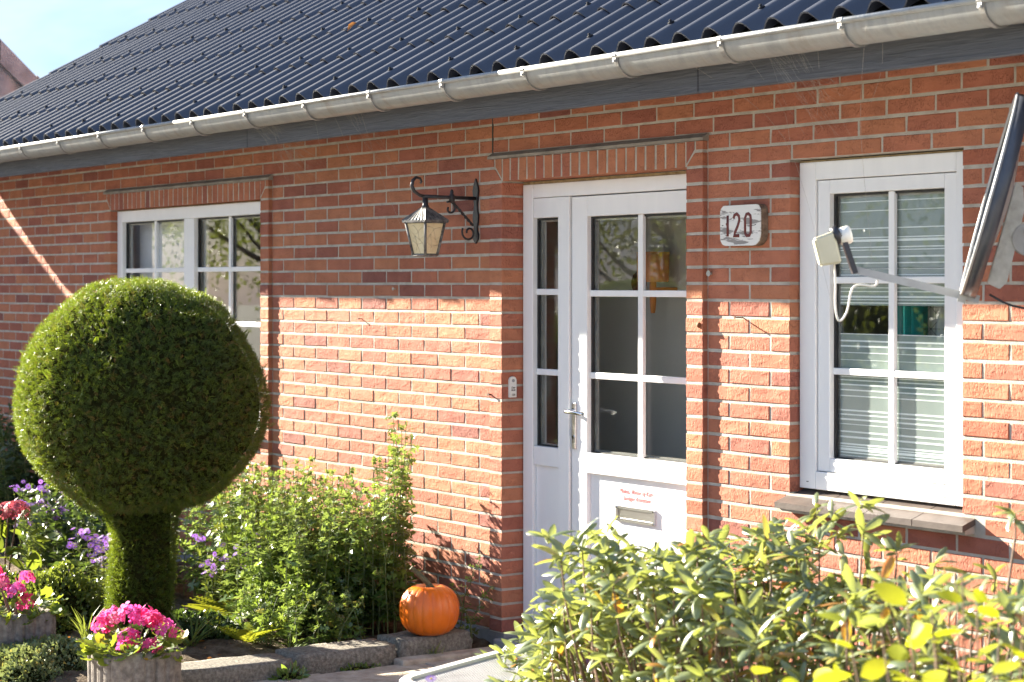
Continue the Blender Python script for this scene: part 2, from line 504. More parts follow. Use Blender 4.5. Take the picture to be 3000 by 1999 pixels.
M['yew'] = leaf_mat('yew_needles', [(0, (0.011, 0.028, 0.008)), (0.45, (0.038, 0.078, 0.014)), (0.8, (0.105, 0.170, 0.020)), (0.965, (0.19, 0.24, 0.028)), (0.98, (0.18, 0.09, 0.03)), (1, (0.21, 0.11, 0.04))], (0.38, 0.48, 0.02), 0.30, 0.40)
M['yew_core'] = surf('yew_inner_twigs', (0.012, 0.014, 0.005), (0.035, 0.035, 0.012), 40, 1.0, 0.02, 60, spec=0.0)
M['mum'] = leaf_mat('chrysanthemum_leaf', [(0, (0.065, 0.12, 0.028)), (0.5, (0.11, 0.18, 0.038)), (0.9, (0.17, 0.24, 0.05)), (0.97, (0.25, 0.28, 0.05)), (1, (0.32, 0.28, 0.06))], (0.36, 0.48, 0.04), 0.36, 0.27, 0.9, under=(0.14, 0.18, 0.095))
M['dark_leaf'] = leaf_mat('dark_green_leaf', [(0, (0.020, 0.04, 0.018)), (0.6, (0.040, 0.07, 0.030)), (1, (0.065, 0.10, 0.045))], (0.2, 0.3, 0.03), 0.25, 0.4)
M['box_leaf'] = leaf_mat('small_green_leaf', [(0, (0.07, 0.11, 0.024)), (0.5, (0.12, 0.165, 0.036)), (1, (0.21, 0.25, 0.06))], (0.36, 0.42, 0.04), 0.3, 0.32)
M['sedum'] = leaf_mat('ground_cover_leaf', [(0, (0.09, 0.13, 0.065)), (0.5, (0.17, 0.22, 0.105)), (0.9, (0.28, 0.31, 0.15)), (1, (0.40, 0.30, 0.08))], (0.34, 0.38, 0.08), 0.25, 0.4)
M['rhodo'] = leaf_mat('rhododendron_leaf', [(0, (0.10, 0.14, 0.075)), (0.45, (0.17, 0.215, 0.115)), (0.74, (0.24, 0.275, 0.13)), (0.84, (0.36, 0.33, 0.07)), (0.92, (0.34, 0.20, 0.07)), (0.955, (0.40, 0.16, 0.04)), (0.97, (0.55, 0.13, 0.01)), (1, (0.62, 0.20, 0.02))], (0.52, 0.56, 0.06), 0.33, 0.34, 1.0, under=(0.21, 0.25, 0.10))
M['yellow_leaf'] = leaf_mat('yellow_shrub_leaf', [(0, (0.22, 0.28, 0.02)), (0.6, (0.40, 0.42, 0.02)), (1, (0.52, 0.48, 0.03))], (0.70, 0.72, 0.02), 0.42, 0.5)
M['geranium_leaf'] = leaf_mat('geranium_leaf', [(0, (0.05, 0.10, 0.025)), (0.6, (0.10, 0.17, 0.035)), (0.9, (0.22, 0.26, 0.03)), (1, (0.40, 0.26, 0.03))], (0.40, 0.46, 0.03), 0.38, 0.4)
M['pink'] = leaf_mat('pink_petal', [(0, (0.70, 0.04, 0.14)), (0.3, (0.80, 0.09, 0.26)), (0.6, (0.80, 0.10, 0.42)), (0.85, (0.78, 0.20, 0.58)), (1, (0.85, 0.34, 0.42))], (0.95, 0.12, 0.40), 0.4, 0.7, 0.15)
M['purple'] = leaf_mat('purple_petal', [(0, (0.17, 0.06, 0.42)), (0.6, (0.27, 0.12, 0.60)), (1, (0.42, 0.22, 0.72))], (0.5, 0.2, 0.85), 0.35, 0.6)
M['gold'] = surf('aster_centre', (0.55, 0.32, 0.03), (0.65, 0.42, 0.05), 40, 0.8)
M['hydrangea'] = leaf_mat('hydrangea_floret', [(0, (0.26, 0.035, 0.055)), (0.5, (0.42, 0.07, 0.10)), (0.85, (0.48, 0.14, 0.20)), (1, (0.62, 0.22, 0.18))], (0.6, 0.1, 0.14), 0.3, 0.6)
M['fern'] = leaf_mat('fern_frond', [(0, (0.10, 0.15, 0.02)), (0.6, (0.18, 0.22, 0.025)), (1, (0.32, 0.30, 0.03))], (0.5, 0.5, 0.03), 0.4, 0.5)
M['grass'] = leaf_mat('grass_blade', [(0, (0.08, 0.13, 0.03)), (0.7, (0.15, 0.20, 0.05)), (1, (0.28, 0.28, 0.10))], (0.4, 0.45, 0.05), 0.35, 0.5)
M['dry'] = leaf_mat('dry_leaf', [(0, (0.22, 0.10, 0.04)), (1, (0.50, 0.22, 0.06))], (0.5, 0.2, 0.03), 0.3, 0.7)
M['tree_leaf'] = leaf_mat('tree_leaf', [(0, (0.05, 0.075, 0.02)), (0.6, (0.09, 0.12, 0.025)), (1, (0.16, 0.19, 0.04))], (0.4, 0.45, 0.03), 0.4, 0.45)

def wood_white(): return M['pvc']

# ------------------------------------------------------------------ the setting: ground, bed, paths
MC = 1 / 15.0            # one brick course
J0 = 1.60                # bed joint that carries the edge of the eave shadow
D = 0.024                # how far the brick surrounds stand proud

def grid_patch(name, x0, x1, y0, y1, nx, ny, zf, m):
    xs = np.linspace(x0, x1, nx); ys = np.linspace(y0, y1, ny)
    X, Y = np.meshgrid(xs, ys)
    Z = zf(X, Y)
    V = np.stack([X, Y, Z], -1).reshape(-1, 3)
    i = np.arange(nx * ny).reshape(ny, nx)
    F = np.stack([i[:-1, :-1], i[:-1, 1:], i[1:, 1:], i[1:, :-1]], -1).reshape(-1, 4)
    return np_mesh(name, V, F, None, True, m)

g = MB()
g.add([(-150, -150, -0.05), (150, -150, -0.05), (150, 150, -0.05), (-150, 150, -0.05)], [(0, 1, 2, 3)])
tag(g.build('ground', M['ground']), None, None, kind='structure')

def soilz(X, Y):
    r = 0.02 + 0.012 * np.sin(X * 9.3 + Y * 4) + 0.012 * np.sin(Y * 13 - X * 5) + rng.normal(0, 0.006, X.shape)
    edge = np.clip((Y + 2.25) / 0.25, 0, 1) * np.clip((0.0 - X) / 0.12, 0, 1)
    return -0.045 + (r + 0.045) * edge
tag(link('soil_bed', grid_patch('soil_bed', -7.0, 0.0, -2.25, 0.03, 180, 70, soilz, M['soil'])), None, None, kind='structure')

def slab_mesh(name, w, d, h, m):
    return MB().bev(-w / 2, w / 2, -d / 2, d / 2, 0, h, 0.006, 2).mesh(name, m)

# path to the door: grey slabs, front path: sandy slabs
path = MB().box(-4.2, 4.9, -4.2, 0.0, -0.048, -0.035).build('path', M['soil'])
tag(path, None, None, kind='structure')
sm = slab_mesh('paving_slab', 0.485, 0.485, 0.035, M['paver'])
for iy in range(8):
    for ix in range(10):
        x = 0.30 + ix * 0.494; y = -0.26 - iy * 0.494
        if x > 4.6: continue
        o = link('paving_slab', sm, None, path, (x + random.uniform(-.003, .003), y + random.uniform(-.003, .003), -0.036 + random.uniform(-.002, .003)), (random.uniform(-.006, .006), random.uniform(-.006, .006), random.uniform(-.008, .008)))
sm2 = slab_mesh('paving_slab', 0.385, 0.245, 0.035, M['paver'])
for iy in range(8):
    for ix in range(10):
        x = -0.13 - ix * 0.394 + (iy % 2) * 0.19; y = -2.34 - iy * 0.254
        o = link('paving_slab', sm2, None, path, (x + random.uniform(-.003, .003), y, -0.036 + random.uniform(-.002, .003)), (random.uniform(-.008, .008), random.uniform(-.008, .008), random.uniform(-.012, .012)))

# ------------------------------------------------------------------ brick house
H = thing('brick_house', 'red brick bungalow with white door and windows under a dark blue corrugated roof', 'house')
XL, XR = -7.1, 5.0
OPEN = [  # openings through the wall: x0,x1,z0,z1
    (-4.401, -2.363, 0.867, 2.133), (0.003, 1.320, 0.03, 2.133), (1.911, 2.786, 0.867, 2.133)]
SURR = [(-4.494, -2.267), (-0.100, 1.425)]

wall = MB()
def slab_with_holes(b, x0, x1, z0, z1, y0, y1, holes):
    xs = sorted({x0, x1, *[h[0] for h in holes if x0 < h[0] < x1], *[h[1] for h in holes if x0 < h[1] < x1]})
    zs = sorted({z0, z1, *[h[2] for h in holes if z0 < h[2] < z1], *[h[3] for h in holes if z0 < h[3] < z1]})
    for i in range(len(xs) - 1):
        for k in range(len(zs) - 1):
            cx, cz = (xs[i] + xs[i + 1]) / 2, (zs[k] + zs[k + 1]) / 2
            if any(h[0] < cx < h[1] and h[2] < cz < h[3] for h in holes): continue
            b.box(xs[i], xs[i + 1], y0, y1, zs[k], zs[k + 1])
E = 0.004
holes = [(h[0] - E, h[1] + E, h[2] - (0 if h[2] > 0.5 else 0.0), h[3] + E) for h in OPEN]
slab_with_holes(wall, XL, XR, 0.067, 2.56, 0.0022, 0.10, holes)
# mortar backing of the proud surrounds
for (a, b), o in zip(SURR, (OPEN[0], OPEN[1])):
    wall.box(a + E, o[0] - E, -D + 0.0022, 0.0018, 0.067, 2.238)
    wall.box(o[1] + E, b - E, -D + 0.0022, 0.0018, 0.067, 2.238)
    wall.box(o[0] - E, o[1] + E, -D + 0.0022, 0.0018, 2.133 + E, 2.238)
wall_o = wall.build('wall', M['mortar'], H)

# ---- bricks
bricks = []   # (cx, cz, w, h, front y, depth, kind, poly)
HB = MC - 0.0110
def courses(c): return J0 + (c - 1) * MC + 0.0055, J0 + (c - 1) * MC + 0.0055 + HB
def fill(c, x0, x1, left_butt, right_butt):
    z0, z1 = courses(c)
    odd = c % 2 != 0
    g = 0.0052
    def joints(a, b):
        off = (-0.2187 if a < -0.10 else 0.0) + (0.0 if odd else 0.12)
        k0 = math.ceil((a - off) / 0.24); js = []
        while off + k0 * 0.24 < b:
            js.append(off + k0 * 0.24); k0 += 1
        return js
    spans = [(x0, x1)]
    if x0 < -0.107 < x1: spans = [(x0, -0.109), (-0.104, x1)]
    for a, b in spans:
        js = [j for j in joints(a, b) if j - a > 0.045 and b - j > 0.045]
        ed = [a] + js + [b]
        for i in range(len(ed) - 1):
            p = ed[i] + (g if i > 0 else (0.004 if left_butt else 0.0))
            q = ed[i + 1] - (g if i < len(ed) - 2 else (0.004 if right_butt else 0.0))
            if q - p > 0.03: bricks.append(((p + q) / 2, (z0 + z1) / 2, q - p, z1 - z0, 0.0, 0.095))
for c in range(-22, 15):
    zc = J0 + (c - 0.5) * MC
    if zc > 2.27:
        fill(c, XL, XR, 0, 0); continue
    fill(c, XL, SURR[0][0], 0, 1)
    fill(c, SURR[0][1], SURR[1][0], 1, 1)
    if zc < 0.867: fill(c, OPEN[0][0] + 0.003, OPEN[0][1] - 0.003, 1, 1)
    if zc > 2.133: fill(c, SURR[1][1], XR, 1, 0)
    elif zc > 0.867:
        fill(c, SURR[1][1], OPEN[2][0], 1, 0); fill(c, OPEN[2][1], XR, 0, 0)
    elif zc > 0.80:
        fill(c, SURR[1][1], OPEN[2][0] - 0.02, 1, 1); fill(c, OPEN[2][1] + 0.10, XR, 1, 0)
    else: fill(c, SURR[1][1], XR, 1, 0)
    if zc < 2.133:
        z0, z1 = courses(c)
        for (a, b), o in zip(SURR, (OPEN[0], OPEN[1])):
            for p, q in ((a, o[0]), (o[1], b)):
                bricks.append(((p + q) / 2, (z0 + z1) / 2, q - p, z1 - z0, -D, 0.125))
# soldiers
polys = []
for (a, b), o in zip(SURR, (OPEN[0], OPEN[1])):
    n = round((o[1] - o[0]) / MC)
    p = (o[1] - o[0]) / n
    for i in range(n):
        bricks.append((o[0] + (i + 0.5) * p, 2.1865, p - 0.0115, 0.101, -D, 0.125))
    for sgn, xi, xo in ((-1, o[0], a), (1, o[1], b)):
        A = [(xo, 2.1395), (xi + sgn * 0.006, 2.1395), (xi + sgn * 0.050, 2.186), (xi + sgn * 0.060, 2.191), (xo, 2.191)]
        B = [(xo, 2.204), (xi + sgn * 0.064, 2.204), (xi + sgn * 0.064, 2.2375), (xo, 2.2375)]
        Cp = [(xi + sgn * 0.004, 2.2375), (xi + sgn * 0.052, 2.2375), (xi + sgn * 0.052, 2.205), (xi + sgn * 0.004, 2.152)]
        for pl in (A, B, Cp): polys.append(pl)

def brick_geo(w, h, d, seed):
    r = random.Random(seed)
    j = lambda a: r.uniform(-a, a)
    ch = 0.0028
    w2, h2 = w / 2, h / 2
    back = [(-w2, d, -h2), (w2, d, -h2), (w2, d, h2), (-w2, d, h2)]
    mid = [(-w2 + j(.001), ch, -h2 + j(.0012)), (w2 + j(.001), ch, -h2 + j(.0012)), (w2 + j(.001), ch, h2 + j(.0012)), (-w2 + j(.001), ch, h2 + j(.0012))]
    fr = [(-w2 + ch + j(.0015), j(.0012), -h2 + ch + j(.0015)), (w2 - ch + j(.0015), j(.0012), -h2 + ch + j(.0015)), (w2 - ch + j(.0015), j(.0012), h2 - ch + j(.0015)), (-w2 + ch + j(.0015), j(.0012), h2 - ch + j(.0015))]
    v = back + mid + fr
    f = [(8, 9, 10, 11)]
    for i in range(4):
        k = (i + 1) % 4
        f += [(4 + i, 4 + k, 8 + k, 8 + i), (i, k, 4 + k, 4 + i)]
    return v, f
order = sorted(range(len(bricks)), key=lambda i: -bricks[i][0] if bricks[i][0] < 3.35 else 99)
singles = set(order[:292])
cache = {}
rest_v, rest_f, rest_r = [], [], []
for i, (cx, cz, w, h, y, d) in enumerate(bricks):
    if i in singles:
        key = (round(w, 2), round(h, 3), round(d, 3), random.randrange(6) if 0.2 < w < 0.25 or 0.09 < w < 0.12 else 0)
        if key not in cache:
            v, f = brick_geo(key[0] if abs(key[0] - w) < .003 else w, h, d, len(cache))
            b = MB(); b.add(v, f)
            cache[key] = (b.mesh('brick', M['brick'], random.random()), w)
        me, w0 = cache[key]
        o = link('brick', me, None, wall_o, (cx, y + random.uniform(-.0012, .0006), cz), (random.uniform(-.006, .006), random.uniform(-.004, .004), random.uniform(-.004, .004)))
        o.scale = (w / w0, 1, 1)
    else:
        v, f = brick_geo(w, h, d, 1000 + i)
        b0 = len(rest_v)
        dy = random.uniform(-.0012, .0006)
        rest_v += [(a + cx, b + y + dy, c + cz) for a, b, c in v]
        rest_f += [tuple(b0 + k for k in q) for q in f]
        rest_r += [random.random()] * len(v)
for pl in polys:
    b = MB().prism(pl, -D, 0.1)
    b0 = len(rest_v)
    rest_v += b.v; rest_f += [tuple(b0 + k for k in q) for q in b.f]; rest_r += [random.random()] * len(b.v)
me = bpy.data.meshes.new('brickwork'); me.from_pydata(rest_v, [], rest_f)
bm = bmesh.new(); bm.from_mesh(me); bmesh.ops.recalc_face_normals(bm, faces=bm.faces); bm.to_mesh(me); bm.free()
a = me.attributes.new('rnd', 'FLOAT', 'POINT'); a.data.foreach_set('value', rest_r)
me.materials.append(M['brick'])
tag(link('brickwork', me, None, wall_o), None, None, kind='stuff')

# mortar ledges on the surrounds, movement joint, plinth
for a, b in SURR:
    MB().prism([(-D - 0.006, 2.2395), (0.006, 2.2395), (0.006, 2.270), (-0.004, 2.268), (-D - 0.006, 2.252)], a - 0.008, b + 0.010, 'yz').build('mortar_ledge', M['mortar_dark'], H)
MB().box(-0.1105, -0.1025, -0.0012, 0.02, 2.232, 2.55).build('movement_joint', M['gasket'], H)
MB().box(XL, 0.0005, -0.012, 0.11, -0.10, 0.0645).box(1.323, XR, -0.012, 0.11, -0.10, 0.0645).build('plinth', M['plinth'], H)
MB().bev(-0.02, 1.345, -0.06, 0.11, -0.08, 0.045, 0.008).build('door_step', M['plinth'], H)

# ---- interior shell
hall = MB()
hall.box(XL, XR, 3.9, 4.0, 0, 2.55)
hall.box(XL, XL + 0.1, 0.1, 3.9, 0, 2.55)
hall.box(XR - 0.1, XR, 0.1, 3.9, 0, 2.55)
hall.box(-1.45, -1.35, 0.1, 3.9, 0.05, 2.5)
hall.build('interior_wall', M['inner'], H)
MB().box(-1.35, 1.60, 0.80, 0.88, 0.05, 2.5).box(1.60, 1.68, 0.1, 3.9, 0.05, 2.5).build('hall_wall', M['inner'], H)
MB().box(1.68, XR - 0.1, 1.5, 1.58, 0.05, 2.5).build('bathroom_wall', M['inner_white'], H)
MB().box(XL + .1, XR - .1, 0.1, 3.9, 0.0, 0.05).build('interior_floor', M['inner_floor'], H)
MB().box(XL + .1, XR - .1, 0.1, 3.9, 2.5, 2.54).build('ceiling', M['inner_white'], H)

# ---- roof
TB = math.tan(R(29.7)); CB, SB = math.cos(R(29.7)), math.sin(R(29.7))
PIT, WH = 0.1686, 0.052
NW = 6
EY, EZ = -0.55, 2.580 - WH / 2       # eave line of the sheet's middle
ROW = 0.415
roof = MB()
roof.prism([(-0.44, 2.535), (3.9, 2.535 + TB * 4.34), (3.9, 2.515 + TB * 4.34), (-0.44, 2.515)], -7.2, 5.0, 'yz')
roof.prism([(3.9, 2.535 + TB * 4.34), (8.2, 2.535), (8.2, 2.50), (3.9, 2.50 + TB * 4.34)], -7.2, 5.0, 'yz')
roof_o = roof.build('roof', M['soffit'], H)
def sheet_mesh():
    n = NW * 10
    L = ROW / CB + 0.07
    th = 0.0065
    vs = []
    prof = []
    for i in range(n + 1):
        x = i * PIT * NW / n
        t = x / PIT
        a = 2 * math.pi * (t - 0.5)                 # a sheet runs from valley to valley
        z = WH / 2 * (1.04 * math.cos(a) - 0.04 * math.cos(3 * a))
        prof.append((x, z))
    b = MB()
    m = n + 1
    quad = lambda o1, o2: [(o1 + i, o1 + i + 1, o2 + i + 1, o2 + i) for i in range(n)]
    top = [(x, yy, z) for yy in (0.0, L) for x, z in prof]
    low = [(x, yy, z - th) for yy in (0.0, L) for x, z in prof]
    end = [(x, 0.0, z) for x, z in prof] + [(x, 0.0, z - th) for x, z in prof]
    b.add(top, quad(0, m), True)
    b.add(low, quad(0, m), True)
    b.add(end, quad(0, m), False)
    return b.mesh('roof_sheet', M['roof'])
sheet = sheet_mesh()
NS = 12
x_start = -1.959 - PIT * 31.5
bolt = MB().lathe([(0.0, 0.0), (0.014, 0.0), (0.013, 0.004), (0.006, 0.006), (0.0055, 0.013), (0.0, 0.014)], 10).mesh('bolt', M['bolt'])
for r in range(11):
    for k in range(NS):
        x = x_start + k * PIT * NW
        y = EY + ROW * r
        z = EZ + TB * ROW * r + 0.008
        lift = 0.011 / (ROW / CB)
        link('roof_sheet', sheet, None, roof_o, (x + random.uniform(-.002, .002), y + random.uniform(-.004, .004), z + random.uniform(-.001, .001)), (R(29.7) - lift, 0, 0))
    if r < 6:
        for w in range(24):
            x = x_start + (w * 3 + 2.5) * PIT
            yy = 0.055 if r else 0.10
            if x > 3.6: continue
            o = link('bolt', bolt, None, roof_o, (x, EY + ROW * r + yy, EZ + TB * (ROW * r + yy) + WH / 2 + 0.006), (R(29.7), 0, 0))
# gable wall at the left end
MB().prism([(0.11, 2.56), (7.7, 2.56), (3.9, 2.5 + TB * 4.2)], -7.1, -7.0, 'yz').build('gable_wall', M['brick'], H, rnd=0.5)
MB().box(XL, XL + 0.1, 4.0, 7.7, 0, 2.56).box(XR - .1, XR, 4.0, 7.7, 0, 2.56).box(XL, XR, 7.7, 7.8, 0, 2.56).build('rear_wall', M['brick'], H, rnd=0.5)
# fascia, soffit
for x0, x1 in ((-6.65, -1.670), (-1.666, 1.917), (1.921, 5.0)):
    MB().bev(x0, x1, -0.462, -0.436, 2.366, 2.545, 0.003, 1).build('fascia_board', M['fascia'], H)
MB().box(-6.65, 5.0, -0.434, 0.003, 2.475, 2.487).build('soffit', M['soffit'], H)
# gutter
GR, GYc, GZc = 0.070, -0.545, 2.518
gut = MB()
arc = [(GYc + GR * math.cos(t), GZc + GR * 1.0 * math.sin(t)) for t in [math.pi + math.pi * i / 14 for i in range(15)]]
arc_in = [(GYc + (GR - 0.003) * math.cos(t), GZc + (GR - 0.003) * math.sin(t)) for t in [2 * math.pi - math.pi * i / 14 for i in range(15)]]
ring = arc + arc_in
GX0, GX1 = -7.10, 5.0
segs = [GX0, -5.2, -2.20, 0.86, 3.9, GX1]
for i in range(len(segs) - 1):
    o = 0.0012 * (i % 2)
    x0, x1 = segs[i], segs[i + 1] + 0.035
    for pl in (arc, arc_in):
        pl = [(GYc + (y - GYc) * (1 + o / GR), GZc + (z - GZc) * (1 + o / GR)) for y, z in pl]
        k = len(pl)
        gut.add([(x0, y, z) for y, z in pl] + [(x1, y, z) for y, z in pl], [(q, q + 1, k + q + 1, k + q) for q in range(k - 1)], True)
    for x in (x0, x1):
        gut.add([(x, y, z) for y, z in arc] + [(x, y, z) for y, z in arc_in[::-1]], [(q, q + 1, 15 + q + 1, 15 + q) for q in range(14)], False)
gut_o = gut.build('gutter', M['zinc'], H)
for i in range(len(segs) - 1):
    MB().tube([(segs[i], GYc - GR - 0.004, GZc + 0.004), (segs[i + 1] - 0.001, GYc - GR - 0.004, GZc + 0.004)], 0.0098 + 0.0006 * (i % 2), 12).build('gutter_rim', M['zinc'], gut_o)
MB().prism(arc, GX0 - 0.002, GX0, 'yz').build('gutter_end', M['zinc'], gut_o)
br = MB()
r1 = GR + 0.0035
outer = [(GYc + (r1 + 0.004) * math.cos(t), GZc + (r1 + 0.004) * math.sin(t)) for t in [math.pi * 0.98 + math.pi * 0.98 * i / 16 for i in range(17)]]
inner = [(GYc + (r1 - 0.001) * math.cos(t), GZc + (r1 - 0.001) * math.sin(t)) for t in [math.pi * 0.98 + math.pi * 0.98 * i / 16 for i in range(17)]]
br.prism(outer + inner[::-1], -0.011, 0.011, 'yz', False)
clip = [(GYc - GR - 0.004 + 0.0125 * math.cos(t), GZc + 0.004 + 0.0125 * math.sin(t)) for t in [R(-40) + R(260) * i / 10 for i in range(11)]]
clip_i = [(GYc - GR - 0.004 + 0.0107 * math.cos(t), GZc + 0.004 + 0.0107 * math.sin(t)) for t in [R(220) - R(260) * i / 10 for i in range(11)]]
br.prism(clip + clip_i, -0.011, 0.011, 'yz')
br.box(-0.009, 0.009, GYc - GR - 0.013, GYc - GR - 0.006, GZc - 0.022, GZc)
rv = []
for k in range(8):
    t = 2 * math.pi * k / 8
    rv.append((0.005 * math.cos(t), GZc - 0.016 + 0.005 * math.sin(t)))
br.prism(rv, GYc - GR - 0.0165, GYc - GR - 0.012, 'xz')
brm = br.mesh('gutter_bracket', M['zinc_clip'])
k = 0
while -7.0 + k * 0.0 < 0 and k < 20:
    x = -4.395 + 0.6025 * (k - 4)
    if x < 4.9: link('gutter_bracket', brm, None, gut_o, (x, 0, 0))
    k += 1

# ---- joinery helpers
def member(name, x0, x1, y0, y1, z0, z1, parent, m=None, b=0.003):
    return MB().bev(x0, x1, y0, y1, z0, z1, b, 2).build(name, m or M['pvc'], parent)
def pane(x0, x1, y, z0, z1, parent, name='pane'):
    return MB().box(x0, x1, y, y + 0.004, z0, z1).build(name, M['glass'], parent)
def gasket(x0, x1, y, z0, z1, parent, w=0.009):
    b = MB()
    b.box(x0, x0 + w, y, y + 0.012, z0, z1).box(x1 - w, x1, y, y + 0.012, z0, z1)
    b.box(x0 + w, x1 - w, y, y + 0.012, z1 - w, z1).box(x0 + w, x1 - w, y, y + 0.012, z0, z0 + w * .6)
    b.build('gasket', M['gasket'], parent)
    s = MB(); y2 = y + 0.016; w2 = w + 0.008
    s.box(x0, x0 + w2, y2, y2 + 0.014, z0, z1).box(x1 - w2, x1, y2, y2 + 0.014, z0, z1).box(x0 + w2, x1 - w2, y2, y2 + 0.014, z1 - w2, z1).box(x0 + w2, x1 - w2, y2, y2 + 0.014, z0, z0 + w2 * .7)
    s.build('glass_spacer', M['spacer'], parent)

# ---- door frame with side light
F0 = 0.09
df = MB().bev(0.009, 0.086, F0, F0 + .08, 0.045, 2.120, 0.003).build('door_frame', M['pvc'], H)
df['label'] = 'white plastic door frame with narrow side light'
member('frame_head', 0.088, 1.318, F0, F0 + .08, 2.058, 2.120, df)
member('mullion', 0.282, 0.366, F0, F0 + .08, 0.045, 2.056, df)
member('frame_jamb', 1.262, 1.318, F0, F0 + .08, 0.045, 2.056, df)
member('side_rail', 0.088, 0.280, F0 + .004, F0 + .07, 1.966, 2.056, df)
member('side_rail', 0.088, 0.280, F0 + .004, F0 + .07, 0.840, 0.927, df)
member('side_rail', 0.088, 0.280, F0 + .004, F0 + .07, 0.045, 0.210, df)
member('side_panel', 0.088, 0.280, F0 + .018, F0 + .05, 0.2105, 0.8395, df)
for z in (1.6295, 1.265):
    member('glazing_bar', 0.0865, 0.2815, F0 + .020, F0 + .034, z - 0.014, z + 0.014, df)
gasket(0.0865, 0.2815, F0 + .026, 0.928, 1.965, df)
for z0, z1 in ((0.933, 1.252), (1.278, 1.616), (1.643, 1.960)):
    pane(0.09, 0.278, F0 + .036, z0, z1, df)
fo = MB(); fo.box(0.005, 1.318, F0 + .006, F0 + .05, 2.1205, 2.1325).box(0.0035, 0.0085, F0 + .006, F0 + .05, 0.05, 2.12)
fo.build('joint_foam', M['foam'], H)

# ---- front door
L0 = 0.10
fd = MB().bev(0.374, 0.488, L0, L0 + .066, 0.06, 2.053, 0.003).build('front_door', M['pvc'], H)
fd['label'] = 'white panelled front door with six glass panes'
member('door_stile', 1.211, 1.260, L0, L0 + .066, 0.06, 2.053, fd)
member('door_rail', 0.4885, 1.2105, L0, L0 + .066, 1.963, 2.053, fd)
member('door_rail', 0.4885, 1.2105, L0, L0 + .066, 0.832, 0.921, fd)
member('door_rail', 0.4885, 1.2105, L0, L0 + .066, 0.06, 0.19, fd)
member('door_panel', 0.4885, 1.2105, L0 + .020, L0 + .05, 0.1905, 0.8315, fd)
for z in (1.624, 1.262):
    member('glazing_bar', 0.4885, 0.8320, L0 + .014, L0 + .030, z - 0.014, z + 0.014, fd)
    member('glazing_bar', 0.8675, 1.2105, L0 + .014, L0 + .030, z - 0.014, z + 0.014, fd)
member('glazing_bar', 0.8325, 0.867, L0 + .013, L0 + .031, 0.922, 1.9625, fd)
gasket(0.489, 1.210, L0 + .022, 0.922, 1.962, fd)
for x0, x1 in ((0.492, 0.846), (0.853, 1.207)):
    for z0, z1 in ((0.925, 1.258), (1.266, 1.620), (1.628, 1.960)):
        pane(x0, x1, L0 + .033, z0, z1, fd)
MB().box(0.3675, 0.3735, L0 + .01, L0 + .05, 0.06, 2.053).build('door_gap_seal', M['gasket'], fd)
hd = MB().bev(0.385, 0.414, L0 - .009, L0 - .0003, 0.932, 1.138, 0.003).build('door_handle', M['steel'], fd)
MB().tube([(0.400, L0 - .008, 1.100), (0.400, L0 - .048, 1.100), (0.403, L0 - .055, 1.100), (0.410, L0 - .058, 1.100), (0.47, L0 - .058, 1.099), (0.510, L0 - .056, 1.096), (0.525, L0 - .050, 1.095)], 0.0092, 12).build('lever', M['chrome'], fd)
MB().tube([(0.4, L0 - .004, 1.1), (0.4, L0 - .014, 1.1)], 0.014, 14).build('handle_rose', M['chrome'], fd)
cy = MB().prism([(0.4 + 0.0085 * math.cos(t), 0.985 + 0.0085 * math.sin(t)) for t in [2 * math.pi * i / 14 for i in range(14)]], L0 - .013, L0 - .009)
cy.box(0.3965, 0.4035, L0 - .012, L0 - .009, 0.958, 0.980)
cy.build('lock_cylinder', M['chrome'], fd)
# letter slot
ly = L0 + .0195
ls = MB()
ls.box(0.679, 0.951, ly - .010, ly, 0.640, 0.652).box(0.679, 0.951, ly - .010, ly, 0.694, 0.706).box(0.679, 0.694, ly - .010, ly, 0.652, 0.694).box(0.936, 0.951, ly - .010, ly, 0.652, 0.694)
lso = ls.build('letter_slot', M['steel'], fd)
MB().bev(0.695, 0.935, ly - .006, ly - .001, 0.6525, 0.6935, 0.002).build('slot_flap', M['steel'], fd)
for x in (0.687, 0.943):
    for z in (0.647, 0.700):
        MB().prism([(x + 0.0045 * math.cos(t), z + 0.0045 * math.sin(t)) for t in [2 * math.pi * i / 10 for i in range(10)]], ly - .013, ly - .010).build('slot_screw', M['chrome'], fd)
def text_mesh(name, body, size, m, shear=0.0, bold=0.0, align='CENTER'):
    cu = bpy.data.curves.new(name, 'FONT')
    cu.body = body; cu.size = size; cu.shear = shear; cu.align_x = align; cu.extrude = 0.0004; cu.offset = bold; cu.resolution_u = 3
    o = bpy.data.objects.new(name + '_tmp', cu); COL.objects.link(o)
    dg = bpy.context.evaluated_depsgraph_get()
    me = bpy.data.meshes.new_from_object(o.evaluated_get(dg))
    me.name = name; me.materials.clear(); me.materials.append(m)
    bpy.data.objects.remove(o)
    return me
for tx, x, z in (('Melissa, Wynne og Karl~', 0.815, 0.762), ('Sandager Kristensen', 0.815, 0.733)):
    o = link('name_lettering', text_mesh('name_lettering', tx, 0.0285, M['print'], 0.32, 0.0), None, fd, (x, ly - .0006, z), (R(90), 0, 0))
    o.scale = (0.82, 1, 1)

